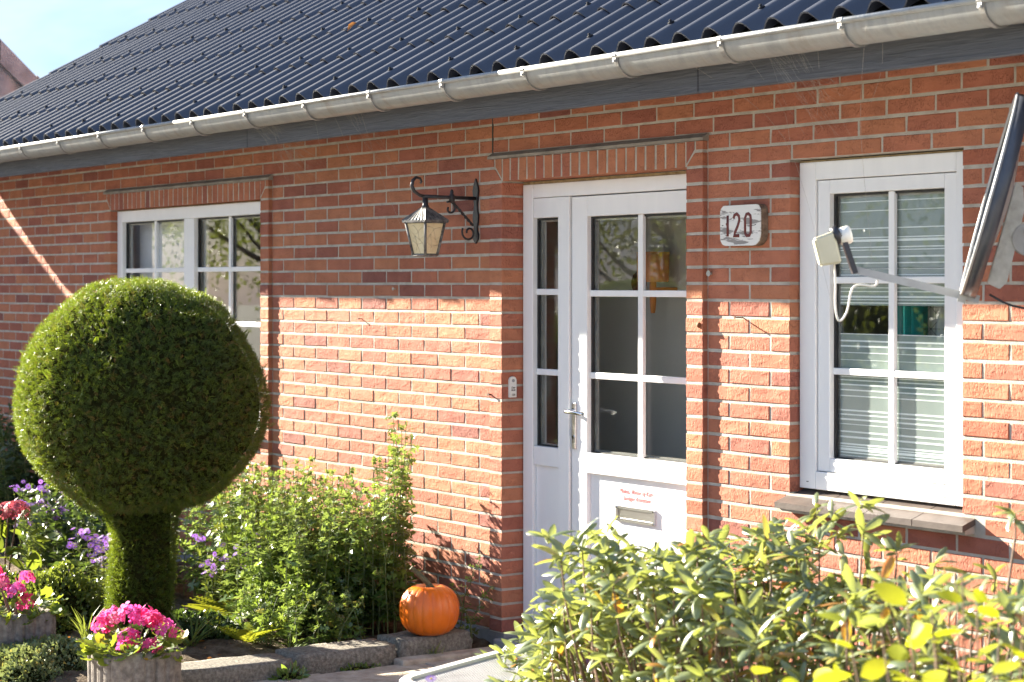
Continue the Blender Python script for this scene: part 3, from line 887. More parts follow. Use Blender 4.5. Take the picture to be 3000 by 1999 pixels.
# ---- right-hand window
W0 = 0.045
wr = MB().bev(1.916, 2.003, W0, W0 + .07, 0.888, 2.126, 0.003).build('window', M['pvc'], H)
wr['label'] = 'white bathroom window with frosted striped film, right of the door'
member('frame_jamb', 2.715, 2.784, W0, W0 + .07, 0.888, 2.126, wr)
member('frame_head', 2.0035, 2.7145, W0, W0 + .07, 2.058, 2.126, wr)
member('frame_bottom', 2.0035, 2.7145, W0, W0 + .07, 0.888, 0.955, wr)
member('sash', 2.006, 2.070, W0 + .010, W0 + .066, 0.958, 2.055, wr)
member('sash', 2.650, 2.712, W0 + .010, W0 + .066, 0.958, 2.055, wr)
member('sash', 2.0705, 2.6495, W0 + .010, W0 + .066, 2.003, 2.055, wr)
member('sash', 2.0705, 2.6495, W0 + .010, W0 + .066, 0.958, 1.009, wr)
for z in (1.6785, 1.3365):
    member('glazing_bar', 2.0705, 2.3605, W0 + .026, W0 + .042, z - .0125, z + .0125, wr)
    member('glazing_bar', 2.3910, 2.6495, W0 + .026, W0 + .042, z - .0125, z + .0125, wr)
member('glazing_bar', 2.361, 2.3905, W0 + .025, W0 + .043, 1.010, 2.0025, wr)
gasket(2.0705, 2.6495, W0 + .032, 1.0095, 2.0025, wr)
for x0, x1 in ((2.073, 2.373), (2.378, 2.647)):
    for z0, z1 in ((1.012, 1.333), (1.340, 1.675), (1.682, 2.000)):
        pane(x0, x1, W0 + .044, z0, z1, wr)
fl = MB().box(2.075, 2.645, W0 + .0505, W0 + .0512, 1.585, 2.0).box(2.075, 2.645, W0 + .0505, W0 + .0512, 1.012, 1.478).build('frosted_film', M['film'], wr)
st = MB()
for z, t in ((1.970, .003), (1.935, .003), (1.870, .004), (1.836, .004), (1.825, .009), (1.800, .004), (1.790, .003), (1.765, .006), (1.742, .004), (1.721, .004), (1.698, .004), (1.722, .002),
             (1.650, .003), (1.636, .003), (1.617, .007), (1.606, .003), (1.594, .004), (1.478, .003), (1.452, .006), (1.432, .006), (1.408, .003), (1.381, .002),
             (1.318, .004), (1.305, .004), (1.288, .005), (1.268, .005), (1.246, .004), (1.192, .006), (1.176, .005), (1.158, .006), (1.140, .003), (1.112, .006), (1.092, .007), (1.066, .006), (1.056, .004), (1.046, .009), (1.034, .004), (1.022, .003)):
    st.box(2.075, 2.645, W0 + .0494, W0 + .0499, z - t / 2, z + t / 2)
st.build('film_stripes', M['stripe'], wr)
fo = MB(); fo.box(1.9125, 2.785, W0 + .006, W0 + .05, 2.1265, 2.1325).box(1.9115, 1.9155, W0 + .006, W0 + .05, 0.888, 2.126)
fo.build('joint_foam', M['foam'], H)
MB().box(1.955, 1.967, W0 - .0008, W0 + .002, 0.913, 0.916).box(2.655, 2.667, W0 - .0008, W0 + .002, 0.913, 0.916).build('drain_slot', M['gasket'], wr)
sill = MB().prism([(0.115, 0.886), (-0.048, 0.8285), (-0.048, 0.805), (0.115, 0.805)], 1.895, 2.842, 'yz').build('window_sill', M['mortar'], wr)
for i in range(4):
    x0 = 1.892 + i * 0.239
    MB().prism([(0.112, 0.8945), (-0.062, 0.8375), (-0.062, 0.815), (0.0, 0.836), (0.112, 0.872)], x0, x0 + 0.235, 'yz').build('sill_tile', M['tile'], wr)

# ---- left-hand window
V0 = 0.022
wf = MB().bev(-4.397, -4.320, V0, V0 + .07, 0.885, 2.128, 0.003).build('window', M['pvc'], H)
wf['label'] = 'white two-part window behind the clipped yew ball'
member('frame_jamb', -2.440, -2.366, V0, V0 + .07, 0.885, 2.128, wf)
member('frame_head', -4.3195, -2.4405, V0, V0 + .07, 2.057, 2.128, wf)
member('frame_bottom', -4.3195, -2.4405, V0, V0 + .07, 0.885, 0.955, wf)
member('mullion', -3.425, -3.290, V0, V0 + .07, 0.9555, 2.0565, wf)
for x0, x1, xb in ((-4.3195, -3.4255, -3.872), (-3.2895, -2.4405, -2.865)):
    member('glazing_bar', xb - .014, xb + .014, V0 + .020, V0 + .038, 0.956, 2.056, wf)
    for z in (1.752, 1.438):
        member('glazing_bar', x0, xb - .0145, V0 + .021, V0 + .037, z - .0135, z + .0135, wf)
        member('glazing_bar', xb + .0145, x1, V0 + .021, V0 + .037, z - .0135, z + .0135, wf)
    gasket(x0, x1, V0 + .027, 0.956, 2.056, wf)
    for a, b in ((x0 + .003, xb - .003), (xb + .003, x1 - .003)):
        for z0, z1 in ((0.958, 1.434), (1.442, 1.748), (1.756, 2.054)):
            pane(a, b, V0 + .039, z0, z1, wf)
MB().box(-4.40, -2.364, V0 + .006, V0 + .05, 2.1285, 2.1325).build('joint_foam', M['foam'], H)
MB().prism([(0.09, 0.884), (-0.06, 0.84), (-0.06, 0.81), (0.09, 0.81)], -4.40, -2.365, 'yz').build('window_sill', M['tile'], wf)

# ------------------------------------------------------------------ things inside the house seen through the glass
tag(MB().box(-4.36, -3.38, 0.16, 0.163, 1.0, 2.10).build('roller_blind', M['blind']), 'pale grey roller blind drawn behind the left sash of the window', 'blind')
lampo = thing('wall_lamp', 'orange cylindrical lamp shade on a wooden arm, seen through the door glass', 'lamp', (0.245, 0.665, 1.60))
MB().lathe([(0.070, 0.075), (0.074, 0.078), (0.078, 0.215), (0.074, 0.215), (0.070, 0.080)], 28).build('lamp_shade', M['wood_lamp'], lampo)
MB().lathe([(0.010, -0.07), (0.013, -0.05), (0.016, -0.01), (0.016, 0.11), (0.006, 0.12)], 12).build('lamp_stem', M['wood_lamp'], lampo)
MB().bev(-0.02, 0.02, 0.0, 0.133, 0.02, 0.05, 0.004).build('lamp_arm', M['wood_lamp'], lampo)
disc = MB().lathe([(0.0, 0.0), (0.052, 0.0), (0.055, 0.006), (0.052, 0.014), (0.0, 0.022)], 28)
tag(disc.build('wall_mirror', M['red'], None, (-0.02, 0.798, 1.672), (R(90), 0, 0)), 'round dark red wall disc beside the orange lamp in the hall', 'wall decoration')
def curtain(name, x0, x1, y, z0, z1, m, label, fold=0.05):
    n = 40
    xs = np.linspace(x0, x1, n)
    ys = y + 0.022 * np.sin((xs - x0) / fold * 2 * math.pi) + 0.006 * np.sin(xs * 77)
    V = np.concatenate([np.stack([xs, ys, np.full(n, z)], 1) for z in (z0, z1)] + [np.stack([xs, ys + 0.003, np.full(n, z)], 1) for z in (z0, z1)])
    F = []
    for i in range(n - 1):
        F += [(i, i + 1, n + i + 1, n + i), (2 * n + i + 1, 2 * n + i, 3 * n + i, 3 * n + i + 1), (n + i, n + i + 1, 3 * n + i + 1, 3 * n + i), (i + 1, i, 2 * n + i, 2 * n + i + 1)]
    return tag(link(name, np_mesh(name, V, np.array(F), None, True, m)), label, 'curtain')
curtain('curtain', 2.22, 2.40, 0.22, 1.0, 2.2, M['teal'], 'teal curtain seen through the left clear strip of the striped window')
curtain('curtain', 2.56, 2.72, 0.20, 1.0, 2.2, M['teal'], 'teal curtain seen through the right clear strip of the striped window')
pc = curtain('patterned_curtain', 2.37, 2.60, 0.25, 1.0, 2.2, M['fabric'], 'white curtain with dark star pattern between the teal curtains', 0.12)
ln = MB()
for cx in (2.43, 2.53):
    for cz in (1.50, 1.58, 1.66):
        for kk in range(8):
            t = math.pi * 2 * kk / 8
            ln.tube([(cx, 0.218, cz), (cx + 0.045 * math.cos(t), 0.218, cz + 0.038 * math.sin(t))], 0.0008, 4)
ln.build('star_print', M['ink'], pc)

# ------------------------------------------------------------------ wall lantern
def spiral(c, r0, r1, a0, a1, n, ax):
    pts = []
    for i in range(n + 1):
        t = i / n
        a = a0 + (a1 - a0) * t; r = r0 + (r1 - r0) * t
        pts.append((c[0], c[1] + r * math.cos(a) * ax, c[2] + r * math.sin(a)))
    return pts
lt = thing('wall_lantern', 'black wrought iron wall lantern with cream glass hanging left of the door', 'lantern', (-0.238, 0.0, 1.86))
pl = [(0, .296), (.020, .258), (.024, .236), (.016, .205), (.010, .170), (.014, .140), (.024, .108), (.020, .080), (.011, .055), (.012, .035), (.022, .018), (.024, .000), (0, -.042 + .06)]
prof = [(0, .298), (.018, .262), (.0235, .240), (.017, .208), (.0105, .180), (.0125, .155), (.022, .125), (.021, .100), (.012, .072), (.0125, .055), (.0225, .036), (.019, .014), (0, -.012 + .022)]
prof[-1] = (0, -0.006)
outl = prof + [(-x, z) for x, z in prof[-2:0:-1]]
MB().prism(outl, -0.010, -0.0005).build('back_plate', M['iron'], lt)
MB().tube([(0, -0.004, 0.205), (0, -0.30, 0.208)], 0.0085, 8).tube([(0, -.285, .208), (0, -.315, .212), (0, -.345, .230), (0, -.358, .255), (0, -.352, .280), (0, -.335, .294), (0, -.314, .290), (0, -.305, .276), (0, -.312, .268)], [.008, .008, .0085, .009, .0085, .007, .006, .005, .006], 8).build('arm', M['iron'], lt)
tw = MB()
p0, p1 = Vector((0, -.140, .188)), Vector((0, -.022, .078))
pts = [p0.lerp(p1, i / 30) for i in range(31)]
dirv = (p1 - p0).normalized(); s1 = Vector((1, 0, 0)); s2 = dirv.cross(s1)
for ph in (0, math.pi):
    tw.tube([p + (s1 * math.cos(ph + i * 0.75) + s2 * math.sin(ph + i * 0.75)) * 0.0035 for i, p in enumerate(pts)], 0.004, 6)
tw.tube(spiral((0, -0.150, 0.155), 0.034, 0.010, R(60), R(60 + 330), 16, -1), 0.0052, 6)
tw.tube(spiral((0, -0.045, 0.045), 0.040, 0.012, R(30), R(30 - 400), 18, -1), 0.0052, 6)
tw.build('twisted_brace', M['iron'], lt)
MB().lathe([(.006, -.022), (.014, -.016), (.014, .012), (.008, .018), (.009, .028), (.004, .038), (.0, .040)], 10, (0, -.140, .205)).build('collar', M['iron'], lt)
head = Matrix.Translation((0, -0.285, 0)) @ Matrix.Rotation(R(13), 4, 'Z')
def sq(r, z): return [head @ Vector((r * math.cos(a), r * math.sin(a), z)) for a in (R(-45), R(45), R(135), R(225))]
MB().lathe([(.0, .150), (.016, .150), (.017, .165), (.013, .170), (.013, .200), (.0, .202)], 12, (0, -0.285, 0)).build('hanger', M['iron'], lt)
# crimped roof
cr = MB()
ap = head @ Vector((0, 0, 0.160))
rim = []
c4 = sq(0.108, 0.098)
for i in range(4):
    for k in range(14):
        t = k / 14
        p = c4[i].lerp(c4[(i + 1) % 4], t)
        p = p + Vector((0, 0, 0.0028 * math.cos(t * 14 * math.pi)))
        rim.append(p)
n = len(rim)
mid = sq(0.016, 0.160)
vs = rim + [mid[i // 14] for i in range(n)] + [p - Vector((0, 0, 0.010)) for p in rim]
fs = [(i, (i + 1) % n, n + (i + 1) % n, n + i) for i in range(n)] + [(2 * n + i, 2 * n + (i + 1) % n, (i + 1) % n, i) for i in range(n)]
cr.add(vs, fs)
cr.build('lantern_roof', M['iron_worn'], lt)
top, bot = sq(0.090, 0.090), sq(0.055, -0.062)
for i in range(4):
    MB().tube([top[i], bot[i]], 0.0075, 4).build('corner_post', M['iron_worn'], lt)
fr = MB()
for ring4 in (top, bot):
    for i in range(4): fr.tube([ring4[i], ring4[(i + 1) % 4]], 0.0068, 4)
fr.build('lantern_frame', M['iron_worn'], lt)
for i in range(4):
    a, b, c, d = top[i], top[(i + 1) % 4], bot[(i + 1) % 4], bot[i]
    cen = (a + b + c + d) / 4
    axis = head @ Vector((0, 0, 0.02))
    nrm = (b - a).cross(d - a).normalized()
    if nrm.dot(cen - axis) < 0: nrm = -nrm
    g4 = MB()
    vs = [p - nrm * 0.002 for p in (a, b, c, d)] + [p - nrm * 0.004 for p in (a, b, c, d)]
    g4.add(vs, [(0, 1, 2, 3), (7, 6, 5, 4)])
    po = g4.build('lantern_pane', M['amber'], lt)
    rl = MB()
    rr = random.Random(30 + i)
    def uv(u, v): return a.lerp(b, u).lerp(d.lerp(c, u), v) - nrm * 0.001
    net = [(0.05, .2), (.3, .12), (.55, .25), (.85, .15), (.95, .4), (.6, .5), (.35, .42), (.1, .55), (.45, .7), (.8, .68), (.95, .85), (.6, .92), (.25, .85)]
    net = [(min(.97, max(.03, u + rr.uniform(-.07, .07))), min(.97, max(.03, v + rr.uniform(-.05, .05)))) for u, v in net]
    for p, q in ((0, 1), (1, 2), (2, 3), (2, 6), (2, 5), (5, 4), (6, 7), (6, 5), (6, 8), (5, 9), (7, 8), (8, 9), (9, 10), (8, 12), (8, 11), (0, 6), (3, 4)):
        rl.tube([uv(*net[p]), uv(*net[q])], 0.0013, 4)
    rl.build('glass_relief', M['lead'], po)

# ------------------------------------------------------------------ house number plaque
pq = thing('number_plaque', 'weathered white wooden house number plaque reading 120', 'house number', (1.668, -0.001, 1.893))
def board(w, h):
    pts = []
    cs = [(-w, -h, R(180), R(270), .034), (w, -h, R(270), R(360), .045), (w, h, 0, R(90), .026), (-w, h, R(90), R(180), .030)]
    for cx, cz, a0, a1, r in cs:
        ox, oz = cx - math.copysign(r, cx), cz - math.copysign(r, cz)
        for k in range(6):
            a = a0 + (a1 - a0) * k / 5
            pts.append((ox + r * math.cos(a) + random.uniform(-.0012, .0012), oz + r * math.sin(a) + random.uniform(-.0012, .0012)))
    return pts
pb = board(0.121, 0.080)
MB().prism(pb, -0.034, -0.0005).build('board', M['sign_edge'], pq)
MB().prism([(x * 0.985, z * 0.985) for x, z in pb], -0.0375, -0.0341).build('painted_face', M['sign'], pq)
yf = -0.0380
def stroke(pts, w=0.0072):
    b = MB(); b.tube([(x, yf, z) for x, z in pts], w, 8)
    b.v = [(x, yf + (y - yf) * 0.28, z) for x, y, z in b.v]
    return b
stroke([(-.073, -.042), (-.073, .040)]).build('digit', M['digit'], pq)
stroke([(-.0805, .003), (-.0755, .006)], .0068).build('digit_dot', M['digit'], pq)
stroke([(-.038, .028), (-.033, .040), (-.019, .045), (-.006, .036), (-.004, .020), (-.014, -.004), (-.030, -.028), (-.038, -.040), (-.004, -.040)], .0068).build('digit', M['digit'], pq)
stroke([(.030, -.028), (.030, .028), (.038, .042), (.050, .044), (.061, .036), (.063, .025), (.063, -.028), (.056, -.040), (.040, -.041), (.031, -.033), (.030, -.028)], .0068).build('digit', M['digit'], pq)
for x in (-.103, .090):
    stroke([(x, .000), (x, .003)], .0042).build('nail_hole', M['ink'], pq)

# ------------------------------------------------------------------ door bell on the reveal
bl = thing('door_bell', 'small cream door bell push with handwriting on the brick reveal', 'door bell', (0.003, 0.030, 1.193))
def capsule(hw, h0, h1):
    return [(-hw, h0), (hw, h0)] + [(hw * math.cos(t), h1 + hw * math.sin(t)) for t in [math.pi * i / 10 for i in range(11)]]
MB().prism(capsule(.0185, -.047, .030), 0.0005, 0.014, 'yz').build('bell_body', M['white_plastic'], bl)
MB().prism([(.0075 * math.cos(t), .030 + .0075 * math.sin(t)) for t in [2 * math.pi * i / 14 for i in range(14)]], 0.0142, 0.0165, 'yz').build('bell_button', M['grey_button'], bl)
MB().bev(0.0141, 0.0152, -.014, .016, -.043, .010, .0004, 1).build('name_card', M['white_plastic'], bl)
for tx, z in (('Dør', -.006), ('klok', -.017), ('120', -.039)):
    link('bell_writing', text_mesh('bell_writing', tx, 0.0125, M['ink'], 0.1, 0.0002), None, bl, (0.0156, 0.0, z), (R(90), 0, R(90)))

# ------------------------------------------------------------------ satellite dish
sd = thing('satellite_dish', 'grey satellite dish with cream receiver on an arm, right of the striped window', 'satellite dish', (3.325, -0.45, 1.565))
Rv = Vector((0.5687, 0.8226, 0)); Uv = Vector((0, 0, 1)); Fv = Vector((-0.8226, 0.5687, 0))
aim = (-Rv * 0.94 + Uv * 0.262 + Fv * 0.180).normalized()     # where the dish points
du = (Uv - aim * Uv.dot(aim)).normalized()
dv = aim.cross(du).normalized()
dc = Vector((0.0, 0.0, 0.375))
a_, b_, dep = 0.295, 0.318, 0.052
ref = MB()
NR, NA = 8, 40
vs, fs = [], []
for side, off in ((0, 0.0), (1, -0.006)):
    for i in range(NR + 1):
        q = i / NR
        for k in range(NA):
            t = 2 * math.pi * k / NA
            vs.append(dc + dv * (a_ * q * math.cos(t)) + du * (b_ * q * math.sin(t)) + aim * (dep * (q * q - 1) + off))
m = (NR + 1) * NA
for i in range(NR):
    for k in range(NA):
        l = (k + 1) % NA
        fs.append((i * NA + k, i * NA + l, (i + 1) * NA + l, (i + 1) * NA + k))
        fs.append((m + i * NA + l, m + i * NA + k, m + (i + 1) * NA + k, m + (i + 1) * NA + l))
ref.add(vs, fs, True)
ref.build('reflector', M['dish'], sd)
rb = MB()
ring_v, nR = [], NA
for w, o in ((1.0, 0.006), (1.022, 0.006), (1.022, -0.036), (1.0, -0.036)):
    for k in range(NA):
        t = 2 * math.pi * k / NA
        ring_v.append(dc + dv * (a_ * w * math.cos(t)) + du * (b_ * w * math.sin(t)) + aim * o)
fs = []
for j in range(4):
    j2 = (j + 1) % 4
    for k in range(NA):
        l = (k + 1) % NA
        fs.append((j * NA + k, j * NA + l, j2 * NA + l, j2 * NA + k))
rb.add(ring_v, fs, True)
rb.build('dish_rim', M['dish_dark'], sd)
rl = MB(); rl.tube([dc + dv * (a_ * 1.012 * math.cos(2 * math.pi * k / 60)) + du * (b_ * 1.012 * math.sin(2 * math.pi * k / 60)) + aim * 0.008 for k in range(60)], 0.0052, 6, closed=True)
rl.build('rim_edge', M['dish'], sd)
foot = dc - du * (b_ + 0.005) + aim * 0.0
tip = foot + aim * 0.335 + Vector((0, 0, -0.008)) + (-Rv) * 0.015
def bar(p, q, w, h, b=None):
    b = b or MB()
    d = (q - p).normalized(); s = d.cross(Uv).normalized(); u = s.cross(d)
    c = []
    for e in (p, q):
        for sx, sz in ((-1, -1), (1, -1), (1, 1), (-1, 1)): c.append(e + s * sx * w / 2 + u * sz * h / 2)
    return b.add(c, [(3, 2, 1, 0), (4, 5, 6, 7), (0, 1, 5, 4), (1, 2, 6, 5), (2, 3, 7, 6), (3, 0, 4, 7)])
bar(foot - aim * 0.05, tip, 0.018, 0.024).build('feed_arm', M['dish'], sd)
bar(foot - aim * 0.01 - Uv * .006, foot + aim * 0.015 - Uv * .006, 0.026, 0.034).build('arm_foot', M['galv'], sd)
# holder and receiver
hold = tip + Vector((0, 0, 0.045)) - Rv * 0.012
tow = (dc - (tip + Vector((0, 0, .09)))).normalized()
hb = MB(); bar(tip - Uv * 0.012 + Rv * 0.004, tip + Uv * 0.095 - Rv * 0.032, 0.036, 0.016, hb)
hb.build('receiver_clamp', M['black_plastic'], sd)
lc = tip + Uv * 0.062 - Rv * 0.085
def obox(c, ax, ay, az, hx, hy, hz, b, taper=1.0):
    vs = []
    for sx in (-1, 1):
        tp = taper if sx < 0 else 1.0
        for sy, sz in ((-1, -1), (1, -1), (1, 1), (-1, 1)):
            vs.append(c + ax * sx * hx + ay * sy * hy * tp + az * sz * hz * tp)
    return b.add(vs, [(0, 1, 2, 3), (7, 6, 5, 4), (0, 4, 5, 1), (1, 5, 6, 2), (2, 6, 7, 3), (3, 7, 4, 0)])
axL = (Rv * math.cos(R(14)) + Uv * math.sin(R(14))).normalized()
upL = (Uv - axL * Uv.dot(axL)).normalized(); siL = axL.cross(upL)
lb = MB()
obox(lc, axL, siL, upL, 0.034, 0.030, 0.052, lb, 0.86)
bm = bmesh.new(); me = lb.mesh('receiver_body', M['cream']); bm.from_mesh(me)
bmesh.ops.bevel(bm, geom=bm.edges[:], offset=0.006, segments=3, affect='EDGES'); bm.to_mesh(me); bm.free()
link('receiver_body', me, None, sd)
cap = MB()
cc = lc + axL * 0.060 + upL * 0.030
cap.tube([cc - axL * .030, cc - axL * .012, cc - axL * .010, cc + axL * .020, cc + axL * .026, cc + axL * .028], [.020, .020, .027, .029, .025, .0], 20)
cap.build('feed_cap', M['white_plastic'], sd)
nk = MB(); nk.tube([lc + axL * .03 + upL * .034, lc + axL * .052 + upL * .040], .029, 16).build('feed_neck', M['black_plastic'], sd)
cb = MB()
q0 = lc - upL * .050 + axL * .012; q3 = tip.lerp(foot, 0.22) - Uv * .014
ctrl = [q0, q0 - Uv * .05 + Rv * .004, q0 - Uv * .135 + Rv * .004, q0 - Uv * .178 + Rv * .016, q0 - Uv * .150 + Rv * .040, q0 - Uv * .07 + Rv * .062, q3 - Uv * .02 - Rv * .01, q3]
def smooth_curve(P, n=6):
    P = [Vector(p) for p in P]; out = []
    for i in range(len(P) - 1):
        a, b, c, d = P[max(i - 1, 0)], P[i], P[i + 1], P[min(i + 2, len(P) - 1)]
        for k in range(n):
            t = k / n
            out.append(0.5 * ((2 * b) + (c - a) * t + (2 * a - 5 * b + 4 * c - d) * t * t + (3 * b - a - 3 * c + d) * t ** 3))
    return out + [P[-1]]
cb.tube(smooth_curve(ctrl), 0.0034, 8).build('receiver_cable', M['white_plastic'], sd)
# back bracket and wall mount
bk = MB()
bp = dc - aim * 0.055
def plate(poly, off, th, b, org=bp):
    P3 = [org + (-aim) * x + du * z + dv * off for x, z in poly]
    P4 = [p + dv * th for p in P3]
    n = len(poly)
    return b.add(P3 + P4, [tuple(range(n)), tuple(reversed(range(n, 2 * n)))] + [(i, n + i, n + (i + 1) % n, (i + 1) % n) for i in range(n)])
plate([(0.005, 0.055), (0.030, 0.045), (0.052, -0.02), (0.055, -0.10), (0.060, -0.25), (0.045, -0.275), (0.005, -0.268)], -0.04, 0.003, bk)
plate([(0.005, 0.055), (0.030, 0.045), (0.052, -0.02), (0.055, -0.10), (0.060, -0.25), (0.045, -0.275), (0.005, -0.268)], 0.04, 0.003, bk)
bk.build('back_bracket', M['galv'], sd)
bk2 = MB()
circ = [(0.088 + 0.050 * math.cos(t), -0.105 + 0.050 * math.sin(t)) for t in [R(90) + R(180) * i / 12 for i in range(13)]]
for off in (-0.046, 0.046):
    plate(circ + [(0.24, -0.155), (0.24, -0.055)], off, 0.003, bk2)
bk2.build('mount_plate', M['dish'], sd)
for x, z in ((0.075, -0.085), (0.095, -0.132), (0.13, -0.080)):
    MB().tube([bp - aim * x + du * z - dv * 0.056, bp - aim * x + du * z + dv * 0.056], 0.008, 10).build('mount_bolt', M['zinc_clip'], sd)
mp = bp - aim * 0.24 + du * (-0.105)
MB().tube([mp + Vector((0, 0, .10)), mp - Vector((0, 0, .16))], 0.022, 14).tube([mp - Vector((0, 0, .12)), Vector((mp.x, 0.46, mp.z - .12))], 0.018, 12).build('wall_mount', M['galv'], sd)
MB().tube(smooth_curve([bp - aim * .02 - du * .30, bp - aim * .10 - du * .315, bp - aim * .22 - du * .295, Vector((mp.x + .1, .44, mp.z - .17))]), 0.004, 6).build('feed_cable', M['black_plastic'], sd)

# ------------------------------------------------------------------ small fixings on the wall
def nail(x, z, l, m=M['rust'], y=0.0, r=0.0028):
    b = MB(); b.tube([(0, 0.01, 0), (0, -l, 0.002)], r, 6).tube([(0, -l, .002), (0, -l - .0018, .002)], r * 2.1, 8)
    return b.build('nail', m, None, (x, y, z))
tag(nail(1.640, 1.532, 0.040), 'long thin nail casting a slanting shadow, right of the door', 'nail')
tag(nail(-1.30, 1.488, 0.020), 'bent rusty nail in the sunlit wall left of the door', 'nail')
tag(nail(-0.965, 1.640, 0.016, M['galv'], 0, .004), 'wall plug just above the eave shadow, left of the lantern', 'wall plug')
tag(nail(-0.085, 1.155, 0.015, M['rust'], -D, .004), 'rusty hook in the left door jamb beside the bell', 'hook')
tag(nail(1.452, 1.705, 0.016, M['galv'], 0, .006), 'pale screw plug below the number plaque', 'wall plug')
sn = MB().lathe([(0, 0), (.010, 0), (.0115, .003), (.009, .008), (.004, .0115), (0, .012)], 14)
tag(sn.build('snail', M['dry'], None, (1.405, -D, 1.500), (R(90), 0, 0)), 'tiny striped snail shell on the right door jamb', 'snail')

# ------------------------------------------------------------------ leaf templates (leaf lies along +Y, face up +Z, length 1)
def tpl_lance(w=0.30, droop=0.16, fold=0.05, ns=6):
    V, F = [], []
    for i in range(ns):
        t = i / (ns - 1)
        ww = w * (math.sin(math.pi * min(1, t * 0.92 + 0.06)) ** 0.75) * (1 - 0.12 * t)
        if i == 0: ww = 0.012
        if i == ns - 1: ww = 0.01
        z = -droop * t * t
        V += [(-ww / 2, t, z + fold * ww * 2), (0, t, z), (ww / 2, t, z + fold * ww * 2)]
    for i in range(ns - 1):
        a = i * 3; b = a + 3
        for k in (0, 1):
            F += [(a + k, a + k + 1, b + k + 1), (a + k, b + k + 1, b + k)]
    return np.array(V), np.array(F)

def tpl_oblong(w=.34, droop=.16):
    # blunt oblong leaf, arched, edges rolled down
    V, F = [], []
    st = [(0, .03), (.10, .16), (.26, .27), (.5, .34), (.74, .31), (.90, .20), (1.0, .03)]
    for t, ww in st:
        ww *= w / .34; z = .05 * math.sin(math.pi * t) - droop * t * t
        V += [(-ww / 2, t, z - ww * .16), (-ww / 4, t, z), (0, t, z - .012), (ww / 4, t, z), (ww / 2, t, z - ww * .16)]
    for i in range(len(st) - 1):
        a = i * 5; b = a + 5
        for k in range(4): F += [(a + k, a + k + 1, b + k + 1), (a + k, b + k + 1, b + k)]
    return np.array(V), np.array(F)

def tpl_oval(w=0.6, cup=0.12):
    V = [(0, 0, 0), (-w / 2, .45, cup), (w / 2, .45, cup), (0, .5, 0), (-w * .36, .78, cup * .8), (w * .36, .78, cup * .8), (0, 1, -.03)]
    F = [(0, 3, 1), (0, 2, 3), (1, 3, 4), (3, 2, 5), (3, 6, 4), (3, 5, 6)]
    return np.array(V), np.array(F)

def tpl_lobed():
    out = [(0, 0), (.05, .16), (.24, .18), (.34, .30), (.20, .34), (.16, .42), (.34, .50), (.40, .64), (.22, .66), (.15, .74), (.18, .86), (.06, .88), (0, 1.0)]
    pts = out + [(-x, y) for x, y in out[-2:0:-1]]
    V = [(x, y, 0.18 * abs(x) - 0.22 * y * y) for x, y in pts] + [(0, .3, -0.02), (0, .62, -0.085)]
    n = len(pts); c1, c2 = n, n + 1
    F = []
    for i in range(n):
        j = (i + 1) % n
        ym = (pts[i][1] + pts[j][1]) / 2
        F.append((i, j, c1 if ym < .46 else c2))
    F += [(4, c2, c1), (n - 4, c1, c2)]
    return np.array(V), np.array(F)

def tpl_round(n=12, cup=.18):
    V = [(0, .42, -cup * .5)]
    for k in range(n):
        a = -math.pi / 2 + .35 + (2 * math.pi - .7) * k / (n - 1)
        r = .5 * (1 + .08 * math.cos(k * math.pi))
        V.append((r * math.cos(a), .5 + r * math.sin(a), cup * (.4 + .3 * math.cos(k * math.pi))))
    F = [(0, i, i + 1) for i in range(1, n)]
    return np.array(V), np.array(F)

def tpl_sprig(n=7):
    V, F = [], []
    for i in range(n):
        t = i / (n - 1)
        y = 0.12 + 0.78 * t; L = 0.46 * (1 - 0.45 * t)
        for sx in (-1, 1):
            b = len(V)
            V += [(sx * .01, y, 0), (sx * L * .62, y + L * .52, .07 * (1 if i % 2 else -.4)), (sx * L * .50, y + L * .66, .05)]
            F.append((b, b + 1, b + 2))
    b = len(V); V += [(-.02, 0, 0), (.02, 0, 0), (0, 1.0, 0)]; F.append((b, b + 1, b + 2))
    return np.array(V), np.array(F)

def tpl_petals(n=5, w=.42, cup=.1):
    V, F = [], []
    for k in range(n):
        a = 2 * math.pi * k / n
        c, s = math.cos(a), math.sin(a)
        pr = [(0, .05, 0), (-w / 2, .62, cup), (-w * .36, .95, cup * .6), (w * .36, .95, cup * .6), (w / 2, .62, cup)]
        b = len(V)
        V += [(x * c - y * s, x * s + y * c, z) for x, y, z in pr]
        F += [(b, b + 1, b + 4), (b + 1, b + 2, b + 4), (b + 2, b + 3, b + 4)]
    return np.array(V), np.array(F)

def tpl_frond(n=12):
    V, F = [], []
    for i in range(n):
        t = i / (n - 1); y = .12 + .86 * t; L = .26 * math.sin(math.pi * (0.18 + .80 * t)) + .015
        z = -.35 * y * y
        for sx in (-1, 1):
            b = len(V)
            V += [(0, y - .018, z), (0, y + .022, z), (sx * L, y + .10 * L + .02, z - .05 * L), (sx * L * .55, y - .015, z)]
            F += [(b, b + 1, b + 2), (b, b + 2, b + 3)]
    return np.array(V), np.array(F)

def foliage(name, tpl, d, n, T, sc, m, parent, rnd=None):
    V, F = scatter(tpl[0], tpl[1], frames(d, n), T, sc)
    r = rng.random(len(T)) if rnd is None else rnd
    o = link(name, np_mesh(name, V, F, np.repeat(r, len(tpl[0])), True, m), None, parent)
    if parent is not None and name != 'crown': o['kind'] = 'stuff'
    return o

def stems_mesh(name, paths, r0, r1, m, parent, n=4):
    b = MB()
    for p in paths:
        k = len(p)
        b.tube(p, [r0 + (r1 - r0) * i / (k - 1) for i in range(k)], n, False)
    return b.build(name, m, parent)

